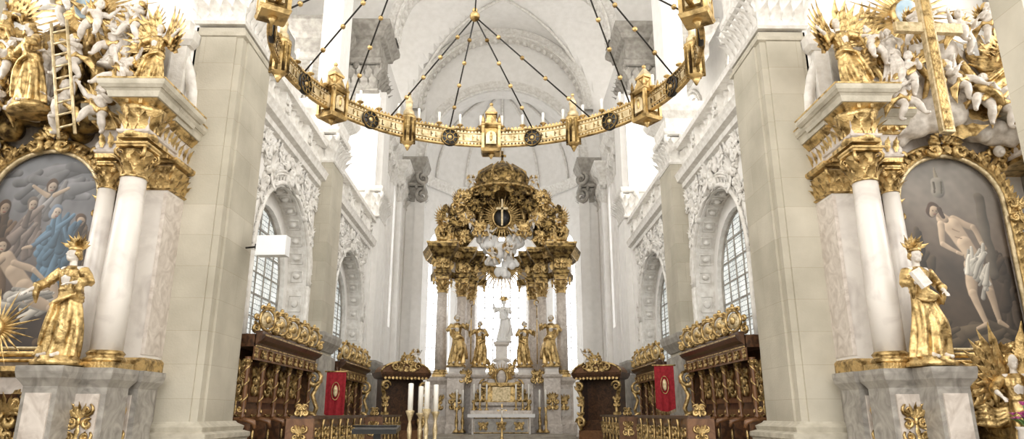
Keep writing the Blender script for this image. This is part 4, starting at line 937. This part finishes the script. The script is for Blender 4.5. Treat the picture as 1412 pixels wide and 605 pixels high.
b=B(); b.box(-.3,.3,-.12,.12,-.2,.2,'lampwhite'); b.box(-.27,.27,-.125,-.12,-.17,.17,'whitecloth'); b.box(-.36,-.3,-.04,.04,-.05,.05,'iron'); b.tube([(-.3,0,0),(-.6,.1,0)],.02,'iron')
b.obj('wall_floodlight',T(-4.81,14.0,4.98)@Rz(-4)@S(1.05))
# ---------------------------------------------------------------- CHANDELIER
RC=2.44; b=B(); HB=.125
n=144; vs=[];fs=[]
for i in range(n):
    a=2*pi*i/n; c,s=math.cos(a),math.sin(a)
    for r,z in((RC,-HB),(RC,HB),(RC-.025,HB),(RC-.025,-HB)): vs.append((r*c,r*s,z))
for i in range(n):
    for j in range(4): a=i*4+j;d=i*4+(j+1)%4;e=((i+1)%n)*4; fs.append((a,e+j,e+(j+1)%4,d))
b.add(vs,fs,'goldpale',False)
for z,r in((-HB,.018),(HB,.018),(-HB*.5,.008),(HB*.5,.008)):
    for rr in(RC,RC-.025): b.tube([(rr*math.cos(2*pi*i/n),rr*math.sin(2*pi*i/n),z) for i in range(n)],r,'gold',6,closed=True)
for i in range(216):
    a=2*pi*i/216; c,s=math.cos(a),math.sin(a); M=T((RC-.03)*c,(RC-.03)*s,0)@Rz(math.degrees(a)-90)
    if i%3!=2:
        b.box(-.008,.002,-.006,.004,-.038,.038,'golddark',M); b.box(-.008,.022,-.006,.004,(-.038,.0,.028)[i%3],(-.028,.01,.038)[i%3],'golddark',M)
for i in range(288):
    a=2*pi*i/288; c,s=math.cos(a),math.sin(a)
    b.ell(((RC-.03)*c,(RC-.03)*s,.095),(.012,.012,.016),'golddark',None,6,4)
    b.ell(((RC-.03)*c,(RC-.03)*s,-.095),(.012,.012,.016),'golddark',None,6,4)
    leaf(b,T(RC*c,RC*s,HB)@Rz(math.degrees(a)+90),.07,.045,'gold',0)
for i in range(48):
    a=2*pi*(i+.5)/48; c,s=math.cos(a)*RC,math.sin(a)*RC
    b.lathe(c,s,HB,[(.012,0),(.012,.05),(.045,.07),(.05,.08)],'gold',8); b.lathe(c,s,HB+.08,[(.02,0),(.02,.17),(.004,.18)],'wax',8)
def tower(b,M,big):
    w=.12 if big else .10
    if big:
        b.loft(-w,w,-w,w,[(-.24,.01),(-.2,.03),(-.17,.0)],'gold',M); b.loft(-w,w,-w,w,[(.14,.0),(.17,.03),(.2,.02)],'gold',M); b.box(-w*.8,w*.8,-w*.8,w*.8,-.17,.14,'golddark',M)
        for x in(-w,w):
            for y in(-w,w): b.box(x-.02,x+.02,y-.02,y+.02,-.2,.17,'gold',M); b.lathe(x,y,.2,[(.022,0),(.022,.07),(.002,.15)],'gold',6,M=M)
        for a in(0,90,180,270): b.prism([(.075*math.cos(pi*k/8),-.0+.075*math.sin(pi*k/8)) for k in range(9)]+[(-.075,-.13),(.075,-.13)],-w-.012,-w+.02,'goldpale',M@Rz(a)); b.ell((0,-w-.015,-.03),(.02,.015,.06),'gold',M@Rz(a)); b.ell((0,-w-.02,.04),(.015,.014,.018),'gold',M@Rz(a)); b.prism([(-w,.17),(w,.17),(0,.34)],-w,-w+.03,'gold',M@Rz(a))
        b.loft(-.07,.07,-.07,.07,[(.2,0),(.36,0),(.37,.02),(.40,.02)],'gold',M); b.loft(-.07,.07,-.07,.07,[(.40,.015),(.54,-.06)],'goldpale',M); b.ell((0,0,.56),.028,'gold',M)
    else:
        b.lathe(0,0,-.24,[(.05,0),(w,.05),(w,.38),(w*1.15,.40),(w*1.15,.44)],'gold',12,M=M); b.lathe(0,0,.2,[(w*.9,0),(w*.8,.08),(w*.5,.12),(w*.5,.22),(w*.6,.23),(.01,.36)],'goldpale',12,M=M); b.ell((0,0,.57),.025,'gold',M)
        for k in range(8): q=2*pi*k/8; b.lathe(w*math.cos(q),w*math.sin(q),-.2,[(.018,0),(.018,.34),(.025,.36)],'golddark',6,M=M)
    b.lathe(0,0,-.32,[(.01,0),(.03,.04),(.05,.08)],'gold',8,M=M)
for i in range(12):
    a=90+30*i; q=math.radians(a); tower(b,T(RC*math.cos(q),RC*math.sin(q),0)@Rz(a+90)@S(1.02),i%2==0)
    q2=math.radians(a+15); M=T((RC-.03)*math.cos(q2),(RC-.03)*math.sin(q2),-.03)@Rz(a+15-90)
    b.lathe(0,0,0,[(.125,-.03),(.135,-.015),(.135,.015),(.125,.03)],'black',20,M=M@Rx(90)); 
    for rr in(.125,.06): b.tube([(rr*math.cos(2*pi*k/18),-.035,rr*math.sin(2*pi*k/18)) for k in range(18)],.008,'golddark',5,M,True)
    for k in range(8): b.tube([(.06*math.cos(pi*k/4),-.035,.06*math.sin(pi*k/4)),(.12*math.cos(pi*k/4),-.035,.12*math.sin(pi*k/4))],.008,'golddark',5,M)
    b.lathe(0,0,0,[(.03,-.05),(.045,-.04),(.03,.04)],'gold',12,M=M@Rx(90))
def rod(b,p,q,nk=5):
    p=Vector(p);q=Vector(q); b.tube([p,q],.011,'iron',6)
    for k in range(nk): c=p.lerp(q,(k+1)/(nk+1)); b.ell(c,.034,'gold',None,8,6)
top=(0,0,4.6)
for g4 in range(4):
    a=math.radians(90+90*g4); K=(1.05*math.cos(a)-.23*(g4==0),1.15*math.sin(a)+.2*(g4==0),1.42)
    b.ell(K,.075,'gold'); b.ell((K[0],K[1],K[2]+.1),.04,'gold')
    for d in(-37,-15,15,37):
        q=math.radians(90+90*g4+d); rod(b,K,(RC*math.cos(q),RC*math.sin(q),HB),4)
    rod(b,K,top,7)
b.tube([top,(0,0,11.9)],.02,'iron'); b.ell(top,.15,'gold')
b.obj('wheel_chandelier',T(-.17,7.2,5.62))
# ---------------------------------------------------------------- LIGHT
sc=bpy.context.scene; sc.view_settings.view_transform='Standard'; sc.view_settings.look='None'
w=bpy.data.worlds.new('World'); sc.world=w; w.use_nodes=True
w.node_tree.nodes['Background'].inputs[0].default_value=(1,.985,.955,1); w.node_tree.nodes['Background'].inputs[1].default_value=1.7
def area(n,loc,rot,sx,sy,e,col=(1,.965,.91)):
    l=bpy.data.lights.new(n,'AREA'); l.shape='RECTANGLE'; l.size=sx;l.size_y=sy;l.energy=e;l.color=col
    o=bpy.data.objects.new(n,l); o.location=loc; o.rotation_euler=[math.radians(a) for a in rot]; sc.collection.objects.link(o)
for s in(-1,1):
    area('nave_side_fill',(s*12.6,4,8.5),(0,s*90,0),6,14,1050)  # added fill lights at the nave sides, out of view, brightening the foreground
area('nave_rear_fill',(0,-4,11),(62,0,0),16,7,1800)  # added frontal fill from behind the camera, not an actual opening
cam=bpy.data.cameras.new('Camera'); cam.lens=23.94; cam.sensor_width=36; co=bpy.data.objects.new('Camera',cam)
co.location=(0,0,1.6); co.rotation_euler=(math.radians(105.9),0,math.radians(-.87)); sc.collection.objects.link(co); sc.camera=co
